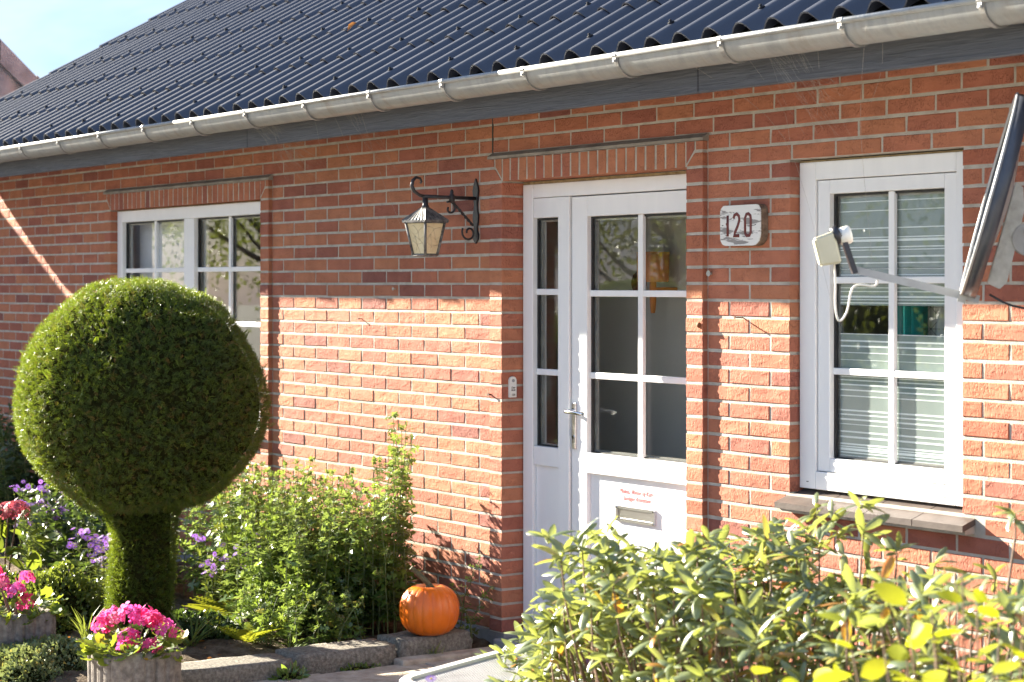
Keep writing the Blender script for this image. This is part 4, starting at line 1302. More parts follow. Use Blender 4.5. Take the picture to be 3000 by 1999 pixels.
# ------------------------------------------------------------------ kerb stones, planters, pumpkin
def kerb(x0, x1, y0, y1, z1, label, rz=0.0, chips=0):
    b = MB()
    bm = bmesh.new(); bmesh.ops.create_cube(bm, size=1)
    cx, cy = (x0 + x1) / 2, (y0 + y1) / 2
    for v in bm.verts:
        v.co = Vector((v.co.x * (x1 - x0), v.co.y * (y1 - y0), (v.co.z + .5) * (z1 + .04) - .04))
    bmesh.ops.subdivide_edges(bm, edges=bm.edges[:], cuts=6, use_grid_fill=True)
    hx, hy = (x1 - x0) / 2, (y1 - y0) / 2
    for v in bm.verts:
        t = max(0, (v.co.z - z1 + .03) / .03)
        v.co.x -= math.copysign(t * .012, v.co.x) if abs(v.co.x) > hx * .95 else 0
        v.co.y -= math.copysign(t * .012, v.co.y) if abs(v.co.y) > hy * .95 else 0
        if abs(v.co.x) > hx * .9 and abs(v.co.y) > hy * .9:
            v.co.x *= .94; v.co.y *= .96
        v.co += Vector((random.uniform(-1, 1), random.uniform(-1, 1), random.uniform(-1, 1))) * .0035
    me = bpy.data.meshes.new('kerb_stone'); bm.to_mesh(me); bm.free()
    for p in me.polygons: p.use_smooth = True
    o = link('kerb_stone', me, M['concrete'], None, (cx, cy, 0), (0, random.uniform(-.02, .02), rz))
    return tag(o, label, 'kerb stone', 'kerb stones edging the flower bed')
kerb(-0.20, 0.020, -0.585, -0.185, 0.092, 'concrete kerb stone carrying the pumpkin', 0.03)
kerb(-0.20, 0.030, -1.100, -0.590, 0.078, 'concrete kerb stone in the middle of the row before the green bush', -0.02)
kerb(-0.17, 0.055, -1.720, -1.115, 0.072, 'concrete kerb stone nearest the pink geraniums', -0.05)
tag(MB().bev(0.025, 0.11, -.62, -.10, -.036, .022, .01).build('paving_edge_stone', M['paver']), 'low flat stone at the foot of the pumpkin kerb', 'stone')

def planter(name, loc, rz, label):
    t = thing(name, label, 'planter', loc, rz, 'fluted concrete planters')
    N = 160
    def out(a, base):
        # rounded square outline with broad flutes
        c, s = math.cos(a), math.sin(a)
        r = base / ((abs(c) ** 3.4 + abs(s) ** 3.4) ** (1 / 3.4))
        ph = (a / (2 * math.pi) * 22) % 1.0
        gr = 1.0 if 0.22 < ph < 0.78 else max(0.0, 1 - abs((ph if ph < .5 else ph - 1)) / 0.22) * -1 + 1
        gr = min(1, gr)
        return r - 0.011 * (1 - gr)
    prof = [(0.150, 0.0, 1), (0.160, 0.02, 1), (0.163, 0.175, 1), (0.158, 0.190, .5), (0.150, 0.200, 0), (0.120, 0.200, 0), (0.112, 0.192, 0), (0.110, 0.12, 0)]
    b = MB(); vs, fs = [], []
    for r, z, fl in prof:
        for k in range(N):
            a = 2 * math.pi * k / N
            ro = out(a, r) if fl else r / ((abs(math.cos(a)) ** 3.4 + abs(math.sin(a)) ** 3.4) ** (1 / 3.4))
            if fl == .5: ro = (ro + r / ((abs(math.cos(a)) ** 3.4 + abs(math.sin(a)) ** 3.4) ** (1 / 3.4))) / 2
            ro += random.uniform(-.0008, .0008)
            vs.append((ro * math.cos(a), ro * math.sin(a), z))
    for i in range(len(prof) - 1):
        for k in range(N):
            l = (k + 1) % N
            fs.append((i * N + k, i * N + l, (i + 1) * N + l, (i + 1) * N + k))
    b.add(vs, fs, True)
    t.scale = (1, 1, 1.12)
    b.build('planter_body', M['planter'], t)
    vs = [(0.116 / ((abs(math.cos(a)) ** 3.4 + abs(math.sin(a)) ** 3.4) ** (1 / 3.4)) * math.cos(a), 0.116 / ((abs(math.cos(a)) ** 3.4 + abs(math.sin(a)) ** 3.4) ** (1 / 3.4)) * math.sin(a), 0.150 + random.uniform(-.004, .004)) for a in [2 * math.pi * k / 40 for k in range(40)]]
    MB().add(vs + [(0, 0, .160)], [(i, (i + 1) % 40, 40) for i in range(40)], True).build('potting_soil', M['soil'], t)
    return t
P1 = (0.185, -1.915, 0.0); P2 = (-0.965, -1.965, 0.0)
planter('planter', P1, R(8), 'fluted grey concrete planter in front, holding pink geraniums')
planter('planter', P2, R(-6), 'fluted grey concrete planter at the left edge behind the ground cover')

pk = thing('pumpkin', 'large orange pumpkin on the kerb stone by the door', 'pumpkin', (-0.045, -0.385, 0.088), 0.4)
pk.scale = (1.07, 1.07, 1.07)
def prib(th, z): 
    return 1 + 0.030 * abs(math.cos(th * 9)) ** 0.6 + 0.012 * math.sin(th * 2 + 1)
pp = []
for i in range(25):
    a = -math.pi / 2 + math.pi * i / 24
    r = 0.122 * math.cos(a) ** 0.72 if abs(a) < math.pi / 2 - 1e-6 else 0.0
    z = 0.108 + 0.108 * math.copysign(abs(math.sin(a)) ** 0.9, math.sin(a))
    if r < 0.055: z -= (0.055 - r) * (0.55 if a > 0 else -0.35)
    pp.append((max(r, 0.002), z))
MB().lathe(pp, 180, (0, 0, 0), True, prib).build('pumpkin_body', M['pumpkin'], pk)
sb = MB()
spine = smooth_curve([(0, 0, .175), (0, 0, .205), (-.012, -.012, .230), (-.042, -.030, .262), (-.062, -.046, .285)], 5)
sb.tube(spine, [.034 - .022 * min(1, i / 7) - .002 * (i > 14) for i in range(len(spine))], 7)
sb.build('pumpkin_stem', M['pumpkin_stem'], pk)

# ------------------------------------------------------------------ clipped yew
yw = thing('topiary_tree', 'clipped dark green yew ball on a thick leafy stem in front of the window', 'tree', (-1.04, -1.33, 0.0))
BC = np.array([0.0, 0.0, 1.118])
def ball_r(d):
    # radius of the clipped ball in direction d (slightly squashed, uneven)
    r = 0.572 - 0.000 * np.clip(d[:, 2], 0, 1) ** 2 - 0.045 * np.clip(-d[:, 2], 0, 1) ** 2
    r += 0.007 * np.sin(5 * d[:, 0] + 3 * d[:, 2]) + 0.007 * np.sin(7 * d[:, 1] - 4 * d[:, 2] + 1) + 0.006 * np.sin(11 * d[:, 0] + 9 * d[:, 1])
    return r
N = 30000
d = rvec(N); r = ball_r(d)
T = BC + d * (r * (1 - np.abs(rng.normal(0, .018, N))))[:, None]
ax = norm(d * .75 + rvec(N) * 0.85 + np.array([0, 0, .15]))
foliage('crown', tpl_sprig(5), ax, norm(d + rvec(N) * .8), T - ax * 0.016, rng.uniform(.019, .037, N), M['yew'], yw, np.clip(rng.normal(.48, .33, N), 0, 1))
N = 90                                        # longer shoots that escaped the shears
d = rvec(N); T = BC + d * ball_r(d)[:, None]
ax = norm(d * .9 + rvec(N) * .6 + np.array([0, 0, .3]))
foliage('shoots', tpl_sprig(9), ax, rvec(N), T - ax * .02, rng.uniform(.038, .062, N), M['yew'], yw, np.clip(rng.normal(.75, .2, N), 0, .96))
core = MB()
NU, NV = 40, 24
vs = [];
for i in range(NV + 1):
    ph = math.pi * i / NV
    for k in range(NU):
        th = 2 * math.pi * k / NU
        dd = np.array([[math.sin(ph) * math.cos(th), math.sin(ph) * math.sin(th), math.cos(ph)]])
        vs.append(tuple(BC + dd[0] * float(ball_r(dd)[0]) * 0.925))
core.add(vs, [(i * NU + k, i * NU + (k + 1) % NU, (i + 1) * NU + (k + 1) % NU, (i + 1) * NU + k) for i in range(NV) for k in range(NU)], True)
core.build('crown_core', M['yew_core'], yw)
N = 7000
th = rng.uniform(0, 2 * math.pi, N); z = rng.uniform(.02, .68, N)
rad = .150 + .012 * np.sin(3 * th + 9 * z) + .03 * np.clip((z - .52) / .12, 0, 1)
d = np.stack([np.cos(th), np.sin(th), np.zeros(N)], 1)
T = np.stack([rad * d[:, 0], rad * d[:, 1], z], 1) - d * np.abs(rng.normal(0, .012, N))[:, None]
ax = norm(d + rvec(N) * .8 + np.array([0, 0, .4]))
foliage('stem_foliage', tpl_sprig(5), ax, norm(d + rvec(N) * .8), T - ax * .014, rng.uniform(.020, .038, N), M['yew'], yw, np.clip(rng.normal(.40, .26, N), 0, 1))
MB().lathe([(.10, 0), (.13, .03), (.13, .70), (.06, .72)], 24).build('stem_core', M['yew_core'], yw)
MB().tube([(0, 0, -.03), (.01, 0, .3), (0, 0, 1.0)], [.09, .08, .05], 10).build('trunk', M['bark'], yw)

# ------------------------------------------------------------------ leafy stem plants
def stem_plant(name, label, cat, base, stems, m_leaf, tpl, size, step, parent_kind=None, group=None, lean=0.12, leafup=0.35, stem_m=None, rmean=.45, droop=0.0):
    """stems: list of (x,y,height) relative to base"""
    t = thing(name, label, cat, base, 0, group)
    paths, T, A, Nn, Sc, Rn = [], [], [], [], [], []
    for (x, y, h) in stems:
        dx, dy = rng.normal(0, lean, 2)
        pts = []
        for i in range(7):
            q = i / 6
            pts.append((x + dx * h * q * q + rng.normal(0, .004), y + dy * h * q * q + rng.normal(0, .004), h * q * (1 - droop * q)))
        paths.append(pts)
        s = 0.10 * h; k = 0; ph = rng.uniform(0, 6.28)
        while s < h:
            q = s / h; i = min(5, int(q * 6)); f = q * 6 - i
            p = np.array(pts[i]) * (1 - f) + np.array(pts[i + 1]) * f
            for e in range(2):
                ph += 2.4 + rng.normal(0, .3)
                a = np.array([math.cos(ph), math.sin(ph), leafup + rng.normal(0, .35)])
                T.append(p); A.append(a); Nn.append(np.array([0, 0, 1.0]) + rng.normal(0, .45, 3))
                Sc.append(size * (1.12 - .55 * q ** 2) * rng.uniform(.65, 1.2)); Rn.append(rng.normal(rmean + .25 * q, .2))
            s += step * rng.uniform(.7, 1.3)
        for e in range(4):
            a = np.array([rng.normal(0, .5), rng.normal(0, .5), 1.0])
            T.append(np.array(pts[-1])); A.append(a); Nn.append(rng.normal(0, 1, 3)); Sc.append(size * .45 * rng.uniform(.7, 1.2)); Rn.append(rng.normal(.75, .15))
    stems_mesh('stem', paths, .0038, .0016, stem_m or M['stem'], t)
    foliage('foliage', tpl, np.array(A), np.array(Nn), np.array(T), np.array(Sc), m_leaf, t, np.clip(np.array(Rn), 0, 1))
    return t

def rstems(n, x0, x1, y0, y1, hf):
    out = []
    for _ in range(n):
        x = rng.uniform(x0, x1); y = rng.uniform(y0, y1)
        out.append((x, y, hf(x, y) * rng.uniform(.78, 1.08)))
    return out
LOB = tpl_lobed()
# big chrysanthemum by the wall, tallest at its right end
stem_plant('chrysanthemum_bush', 'tall bushy green chrysanthemum against the sunlit wall left of the pumpkin', 'bush', (-0.78, -0.42, 0.02),
           rstems(84, -.42, .22, -.36, .20, lambda x, y: .60 - .10 * max(0, x) + .20 * max(0, y)) + [(.18, .10, .78), (.22, .16, .86), (.26, .06, .72), (.14, .16, .80), (.29, .18, .92), (.06, .12, .74), (.24, .20, .95), (.32, .10, .84), (.30, .12, .98), (.34, .16, 1.02), (.22, .18, .90), (.27, .02, .80), (.10, .20, .84), (-.02, .22, .78), (.35, .05, .70)],
           M['mum'], LOB, .075, .030, lean=.09)
stem_plant('chrysanthemum_bush', 'wide green chrysanthemum bush between the yew stem and the tall bush', 'bush', (-1.52, -0.36, 0.02),
           rstems(90, -.60, .42, -.34, .22, lambda x, y: .68 + .05 * x), M['mum'], LOB, .070, .030, lean=.12)
stem_plant('chrysanthemum_bush', 'low spreading green plant behind the kerb stones', 'bush', (-0.62, -0.78, 0.02),
           rstems(46, -.34, .36, -.16, .22, lambda x, y: .26 - .10 * abs(x)), M['mum'], LOB, .060, .026, lean=.35)
stem_plant('wall_shoot', 'thin leafy shoot rising behind the pumpkin', 'plant', (-0.20, -0.12, 0.02),
           [(0, 0, .42), (.05, .02, .34), (.10, 0, .26)], M['mum'], LOB, .05, .035, lean=.35)
# ivy-dark shrubs at the far left
stem_plant('dark_shrub', 'dark green leafy shrub against the wall at the left edge', 'shrub', (-5.15, -0.42, 0.02),
           rstems(90, -.75, .75, -.30, .25, lambda x, y: .80 - .06 * x), M['dark_leaf'], tpl_oval(.55), .075, .034, lean=.15)
stem_plant('dark_shrub', 'dark green leafy plant behind the purple asters', 'shrub', (-2.75, -0.78, 0.02),
           rstems(80, -.55, .45, -.30, .28, lambda x, y: .50), M['dark_leaf'], tpl_oval(.6), .075, .034, lean=.2)

# ------------------------------------------------------------------ asters
def aster(label, base, n, w, dpt, h, lean=.25):
    t = thing('aster', label, 'flower', base, 0, 'purple asters')
    paths, tops, LT, LA = [], [], [], []
    for _ in range(n):
        x, y = rng.uniform(-w, w), rng.uniform(-dpt, dpt)
        hh = h * rng.uniform(.6, 1.08); dx, dy = rng.normal(0, lean, 2)
        pts = [(x + dx * hh * q * q, y + dy * hh * q * q, hh * q) for q in (0, .33, .66, 1)]
        paths.append(pts)
        for _ in range(3):
            tops.append(np.array(pts[-1]) + rng.normal(0, .022, 3))
        for q in np.linspace(.1, .95, 16):
            p = np.array([x + dx * hh * q * q, y + dy * hh * q * q, hh * q])
            LT.append(p); a = rng.normal(0, 1, 3); a[2] = .5; LA.append(a)
    stems_mesh('stem', paths, .002, .0012, M['stem'], t)
    LT, LA = np.array(LT), np.array(LA)
    foliage('foliage', tpl_lance(.26), LA, np.tile([0, 0, 1.0], (len(LT), 1)) + rng.normal(0, .3, (len(LT), 3)), LT, rng.uniform(.03, .055, len(LT)), M['box_leaf'], t)
    tops = np.array(tops)
    up = norm(np.array([[.35, -.45, .7]]) + rng.normal(0, .45, (len(tops), 3)))
    side = norm(np.cross(up, rvec(len(tops))))
    foliage('blossom', tpl_petals(13, .20, .06), side, up, tops, rng.uniform(.014, .020, len(tops)), M['purple'], t)
    cv, cf = tpl_round(8, -.2)
    foliage('blossom_centre', (cv - np.array([0, .5, -.15]), cf), side, up, tops, rng.uniform(.008, .010, len(tops)), M['gold'], t)
    return t
aster('clump of purple asters behind the red hydrangea', (-3.05, -1.00, .02), 40, .13, .10, .50, .12)
aster('sparse purple asters just left of the yew stem', (-1.62, -1.24, .02), 26, .11, .12, .42, .15)
aster('low purple asters to the right of the yew stem', (-1.42, -0.66, .02), 20, .20, .08, .36)
aster('purple asters in front of the white table', (2.52, -2.00, -.03), 5, .03, .03, .455, .06)
aster('purple asters deep inside the rhododendron', (2.75, -1.62, -.03), 10, .12, .10, .50, .1)

# ------------------------------------------------------------------ hydrangea
hy = thing('hydrangea', 'hydrangea with dark red flower heads at the left edge', 'flower', (-2.60, -1.42, .02))
paths = []
hd_c = [(-.13, -.06, .50), (.02, -.10, .38), (-.05, .06, .44), (.10, .05, .46)]
V_, F_, R_, off = [], [], [], 0
for c in hd_c:
    paths.append([(c[0] * .3, c[1] * .3, 0), (c[0] * .7, c[1] * .7, c[2] * .6), c])
    n = 120; dd = rvec(n); dd = dd[dd[:, 2] > -.45]; n = len(dd)
    T = np.array(c) + dd * .072 * np.array([1, 1, .8])
    sd_ = norm(np.cross(dd, rvec(n)))
    V, F = scatter(*tpl_petals(4, .75, .08), frames(sd_, dd), T, rng.uniform(.013, .018, n))
    V_.append(V); F_.append(F + off); off += len(V); R_.append(np.repeat(rng.random(n), len(tpl_petals(4)[0])))
link('flower_head', np_mesh('flower_head', np.concatenate(V_), np.concatenate(F_), np.concatenate(R_), True, M['hydrangea']), None, hy)
stems_mesh('stem', paths, .006, .004, M['red_stem'], hy, 6)
n = 70
T = np.stack([rng.uniform(-.20, .22, n), rng.uniform(-.16, .16, n), rng.uniform(.14, .44, n)], 1)
A = norm(np.stack([T[:, 0], T[:, 1], np.zeros(n)], 1) * 5 + rng.normal(0, .6, (n, 3)) + [0, 0, .2])
foliage('foliage', tpl_lance(.6, .2), A, np.tile([0, 0, 1.0], (n, 1)) + rng.normal(0, .3, (n, 3)), T, rng.uniform(.08, .13, n), M['geranium_leaf'], hy, rng.uniform(0, .85, n))

# ------------------------------------------------------------------ mounds of small leaves
def mound(name, label, c, rx, ry, rz, n, size, m, tpl, group=None, cat='ground cover'):
    t = thing(name, label, cat, c, 0, group)
    d = rvec(n); d[:, 2] = np.abs(d[:, 2])
    rr = 1 + .10 * np.sin(6 * d[:, 0] + 2 * d[:, 1]) + .08 * np.sin(9 * d[:, 1] - 3 * d[:, 0])
    T = d * np.array([rx, ry, rz]) * (rr * (1 - np.abs(rng.normal(0, .10, n))))[:, None]
    A = norm(d + rvec(n) * .9 + [0, 0, .35])
    foliage('foliage', tpl, A, norm(d + rvec(n) * .7 + [0, 0, .6]), T, rng.uniform(.6, 1.25, n) * size, m, t, np.clip(rng.normal(.5, .27, n), 0, 1))
    MB().lathe([(rx * .93, 0.0)] + [(rx * .90 * math.cos(a), rz * .86 * math.sin(a)) for a in [R(10 * k) for k in range(1, 9)]] + [(.001, rz * .86)], 24, (0, 0, 0), True).build('inner_twigs', M['yew_core'], t).scale = (1, ry / rx, 1)
    return t
OV = tpl_oval(.62)
mound('ground_cover_mound', 'low variegated ground cover mound between the two planters', (-0.66, -1.97, -.02), .38, .26, .15, 6000, .020, M['sedum'], OV)
mound('ground_cover_mound', 'small ground cover tuft at the lower left edge', (-0.93, -2.26, -.03), .20, .15, .075, 1500, .020, M['sedum'], OV)
mound('box_shrub', 'small rounded green shrub behind the left planter', (-1.72, -1.50, .0), .30, .26, .27, 5200, .026, M['box_leaf'], OV, cat='shrub')
mound('box_shrub', 'rounded green shrub cut off by the left edge below the hydrangea', (-2.15, -1.72, .0), .30, .28, .25, 4200, .026, M['box_leaf'], OV, cat='shrub')
mound('weed_patch', 'low green weeds around the foot of the yew stem', (-1.05, -1.05, 0), .40, .20, .10, 1700, .030, M['dark_leaf'], OV)

# ------------------------------------------------------------------ geraniums
def geranium(label, base, heads, leaves=120, seed=3):
    t = thing('geranium', label, 'flower', base, 0, 'pink geraniums in the planters')
    rg = random.Random(seed)
    paths = []; FT, FU, HU = [], [], []
    for (x, y, z, nf) in heads:
        paths.append([(x * .25, y * .25, .0), (x * .6, y * .6, z * .55), (x, y, z - .015)])
        n = nf; dd = rvec(n * 2); dd = dd[dd[:, 2] > -.35][:n]
        FT.append(np.array([x, y, z]) + dd * .036 * rng.uniform(.7, 1.1, (len(dd), 1))); FU.append(dd); HU.append(np.clip(rng.uniform(.05, .95) + rng.normal(0, .13, len(dd)), 0, 1))
    FT, FU = np.concatenate(FT), np.concatenate(FU)
    stems_mesh('stem', paths, .0042, .0026, M['red_stem'], t, 6)
    FU = norm(FU + rng.normal(0, .3, FU.shape))
    side = norm(np.cross(FU, rvec(len(FU))))
    hue = np.concatenate(HU)
    foliage('blossom', tpl_petals(5, .70, .14), side, FU, FT, rng.uniform(.021, .029, len(FT)), M['pink'], t, hue)
    n = leaves
    a = rng.uniform(0, 6.28, n); r = .03 + .15 * np.sqrt(rng.random(n))
    T = np.stack([r * np.cos(a), r * np.sin(a), rng.uniform(-.01, .12, n) * (1 - r * 2.2) + .01], 1)
    A = norm(np.stack([np.cos(a), np.sin(a), rng.uniform(-.2, .5, n)], 1) + rng.normal(0, .3, (n, 3)))
    foliage('foliage', tpl_round(13), A, np.tile([0.15, -.2, 1.0], (n, 1)) + rng.normal(0, .4, (n, 3)), T, rng.uniform(.035, .065, n), M['geranium_leaf'], t, np.clip(rng.normal(.5, .28, n), 0, 1))
    return t
geranium('bright pink geranium in the front planter', (P1[0], P1[1], .185),
         [(-.13, -.09, .115, 11), (-.10, -.04, .150, 11), (-.04, .00, .165, 11), (.01, .04, .160, 10), (.06, .05, .150, 9), (.10, .08, .125, 9), (.04, -.04, .085, 7), (.07, -.05, .050, 7), (.12, .02, .052, 6), (.165, .085, .105, 4), (-.15, -.05, .13, 8)], 150, 3)
geranium('bright pink geranium in the left planter', (P2[0], P2[1], .185),
         [(-.12, -.10, .165, 11), (-.06, -.05, .155, 11), (.0, .00, .125, 11), (.05, .03, .175, 10), (.04, -.01, .120, 9), (.07, .02, .075, 8), (-.16, -.04, .185, 9)], 110, 5)

# ------------------------------------------------------------------ ferns, grasses, weeds, fallen leaves
def fern(label, base, n, size, m=M['fern'], up=.9):
    t = thing('fern', label, 'fern', base)
    a = rng.uniform(0, 6.28, n)
    A = norm(np.stack([np.cos(a), np.sin(a), rng.uniform(up * .6, up * 1.3, n)], 1))
    foliage('frond', tpl_frond(), A, np.tile([0, 0, 1.0], (n, 1)) + rng.normal(0, .15, (n, 3)), np.zeros((n, 3)), rng.uniform(.7, 1.1, n) * size, m, t)
    return t
fern('yellow green fern just behind the kerb stones', (-.64, -.98, .02), 16, .24)
fern('yellowing fern between the yew stem and the bush', (-1.30, -.74, .02), 14, .30)
fern('small fern at the foot of the low green plant', (-.90, -1.02, .02), 9, .18)
def tuft(label, base, n, h, spread=.5):
    t = thing('grass_tuft', label, 'grass', base)
    a = rng.uniform(0, 6.28, n)
    A = norm(np.stack([spread * np.cos(a), spread * np.sin(a), np.ones(n)], 1) + rng.normal(0, .15, (n, 3)))
    foliage('blade', tpl_lance(.045, .35, .0, 6), A, np.stack([np.cos(a), np.sin(a), np.full(n, -.6)], 1) * -1 + rng.normal(0, .2, (n, 3)), rng.normal(0, .012, (n, 3)) * [1, 1, 0], rng.uniform(.6, 1.15, n) * h, M['grass'], t)
    return t
tuft('grass tuft beside the front planter at the foot of the yew', (-.72, -1.24, .02), 42, .20, .8)
tuft('grass tuft growing against the pumpkin kerb', (.045, -.42, .0), 26, .085, .3)
tuft('sparse grass between the two planters', (-.92, -1.62, .02), 14, .16, .5)
tuft('dry grass blades behind the left planter', (-1.18, -1.55, .02), 14, .20, .4)
tuft('grass clump behind the middle kerb stone', (-.30, -.95, .02), 24, .12, .9)
mound('weed', 'flat green weed at the joint of two kerb stones', (.075, -1.16, -.01), .05, .07, .035, 90, .045, M['mum'], tpl_oval(.4), cat='weed')
mound('weed', 'tiny weed at the foot of the middle kerb stone', (.05, -.80, -.01), .03, .09, .02, 90, .022, M['mum'], tpl_oval(.5), cat='weed')
mound('weed', 'tiny weed beside the front planter', (.24, -1.73, -.03), .03, .05, .03, 60, .03, M['mum'], tpl_oval(.5), cat='weed')
n = 40
T = np.concatenate([np.stack([rng.uniform(-1.0, .0, n // 2), rng.uniform(-2.5, -2.1, n // 2), np.full(n // 2, .006)], 1), np.stack([rng.uniform(-1.2, -.2, n // 2), rng.uniform(-1.7, -1.2, n // 2), np.full(n // 2, .04)], 1)])
A = rng.normal(0, 1, (n, 3)) * [1, 1, .1]
fl_ = foliage('fallen_leaves', tpl_oval(.5, .2), A, np.tile([0, 0, 1.0], (n, 1)) + rng.normal(0, .2, (n, 3)), T, rng.uniform(.02, .045, n), M['dry'], None)
tag(fl_, 'dry brown leaves scattered on the soil and paving', 'leaves', kind='stuff')
n = 9
T = np.stack([rng.uniform(-.40, -.10, n), rng.uniform(-2.12, -2.0, n), np.full(n, .008)], 1)
fp = foliage('fallen_petals', tpl_oval(.8, .1), rng.normal(0, 1, (n, 3)) * [1, 1, .05], np.tile([0, 0, 1.0], (n, 1)), T, rng.uniform(.015, .024, n), M['pink'], None)
tag(fp, 'pink petals fallen on the ground left of the front planter', 'petals', kind='stuff')
tag(foliage('roof_leaf', tpl_oval(.5, .2), np.array([[.4, .5, .6]]), np.array([[.3, -.8, .4]]), np.array([[-1.62, .10, 2.995]]), np.array([.07]), M['dry'], None), 'single orange leaf lying on the roof', 'leaf')

# ------------------------------------------------------------------ rhododendron
rh = thing('rhododendron', 'dense rhododendron in the foreground with glossy leaves, some of them orange', 'shrub', (3.25, -1.55, -.03))
def rlim(y, z): return -.82 - 1.45 * y - .95 * max(0, 1 - z / .52)
def rtop(x, y):      # canopy height above the ground at local x,y
    return .91 + .06 * math.sin(5 * x + 2) + .05 * math.sin(11 * x + 5 * y) - .42 * max(0, -x - .30) - .12 * max(0, -y - .3) + .04 * x
tips = []
while len(tips) < 1120:
    x = rng.uniform(-1.55, 1.45); y = rng.uniform(-.36, .50)
    h = rtop(x, y)
    q = 1 - abs(rng.normal(0, .36))
    if q < .10: q = rng.uniform(.12, .75)
    if x > .25 and q > .74 and rng.random() < .6: continue
    if x < rlim(y, h * q): continue
    tips.append((x, y, h * q))
for x, y, z in ((-.60, .16, .88), (-.20, .2, .92), (.10, .30, .98), (.28, .34, 1.08), (.33, .30, 1.0), (.60, .30, .95), (.85, .33, 1.10), (1.05, .3, 1.0), (.40, .36, .95), (.74, .38, .92)):
    tips.append((x, y, z))
paths, T, A, Nn, Sc, Rn = [], [], [], [], [], []
roots = [(rng.uniform(-.45, 1.1), rng.uniform(-.05, .30)) for _ in range(22)]
for (x, y, z) in tips:
    rx_, ry_ = min(roots, key=lambda p: (p[0] - x) ** 2 + (p[1] - y) ** 2)
    if rng.random() < .55:
        zz = max(.05, z - rng.uniform(.18, .45))
        paths.append([(x * .7 + rx_ * .3, y * .7 + ry_ * .3, zz), (x * .93 + rx_ * .07 + rng.normal(0, .01), y * .95 + ry_ * .05, (zz + z) / 2 + .04), (x, y, z)])
    n = int(rng.integers(7, 12)); ph = rng.uniform(0, 6.28)
    tiltx, tilty = rng.normal(0, .25, 2)
    dead = rng.random() < .10
    for k in range(n):
        ph += 2.4
        up = rng.uniform(-.55, .75) if k < n - 2 else rng.uniform(.7, 1.7)
        T.append((x, y, z + rng.uniform(-.02, .01))); A.append((math.cos(ph) + tiltx, math.sin(ph) + tilty, up))
        Nn.append((rng.normal(0, .45), rng.normal(0, .45), 1.0)); Sc.append(rng.uniform(.042, .094))
        Rn.append(float(np.clip(rng.normal(.46, .27), 0, .95)))
    if dead:
        T.append((x, y, z - .02)); A.append((math.cos(ph) * .4, math.sin(ph) * .4, -1)); Nn.append((rng.normal(), rng.normal(), .2)); Sc.append(.085); Rn.append(.99)
for p in roots[:14]:
    paths.append([(p[0] * .8, p[1] * .8, 0), (p[0] * .9, p[1] * .9, .35), (p[0] + rng.normal(0, .06), p[1] + rng.normal(0, .06), .78)])
stems_mesh('branch', paths, .0040, .0022, M['red_stem'], rh, 5)
T, A, Nn, Sc, Rn = map(np.array, (T, A, Nn, Sc, Rn))
LN = tpl_oblong(.30, .24)
# the leaves nearest the camera are single leaves, the rest one mass
cd = np.linalg.norm((T + np.array([3.25, -1.55, -.03])) - np.array([7.69, -5.28, 1.659]), axis=1) - T[:, 2] * .5
single = set(np.argsort(cd)[:280].tolist()) | set(np.where(Rn > .97)[0].tolist())
lm = [np_mesh('leaf', LN[0], LN[1], np.full(len(LN[0]), v), True, M['rhodo']) for v in (.1, .25, .4, .5, .62, .75, .9, .99)]
vals = np.array([.1, .25, .4, .5, .62, .75, .9, .99])
Fr = frames(A, Nn)
for i in sorted(single):
    o = link('leaf', lm[int(np.argmin(abs(vals - Rn[i])))], None, rh)
    mtx = Matrix.Translation(Vector(T[i].tolist())) @ Matrix([[float(Fr[i][r][c]) for c in range(3)] for r in range(3)]).to_4x4()
    o.matrix_local = mtx @ Matrix.Scale(float(Sc[i]), 4)
keep = np.array([i for i in range(len(T)) if i not in single])
V, F = scatter(LN[0], LN[1], Fr[keep], T[keep], Sc[keep])
tag(link('foliage', np_mesh('foliage', V, F, np.repeat(Rn[keep], len(LN[0])), True, M['rhodo']), None, rh), None, None, kind='stuff')

# yellow leaved shrub, nearer to the camera at the right edge
ys = thing('yellow_shrub', 'bright yellow leaved shrub at the right edge in front of the rhododendron', 'shrub', (4.88, -2.20, -.03))
paths, T, A = [], [], []
for _ in range(110):
    x, y = rng.uniform(-.36, .36), rng.uniform(-.36, .36); h = rng.uniform(.55, 1.12) - .22 * max(0, -x - y)
    paths.append([(x * .3, y * .3, 0), (x * .7, y * .7, h * .6), (x, y, h)])
    for q in np.linspace(.35, 1, 13):
        a = rng.uniform(0, 6.28)
        T.append((x * q, y * q, h * q)); A.append((math.cos(a), math.sin(a), rng.uniform(-.2, .7)))
stems_mesh('branch', paths, .0035, .0018, M['red_stem'], ys, 5)
n = len(T)
foliage('foliage', tpl_lance(.62, .15, .03, 6), np.array(A), np.tile([0, 0, 1.0], (n, 1)) + rng.normal(0, .5, (n, 3)), np.array(T), rng.uniform(.04, .085, n), M['yellow_leaf'], ys)

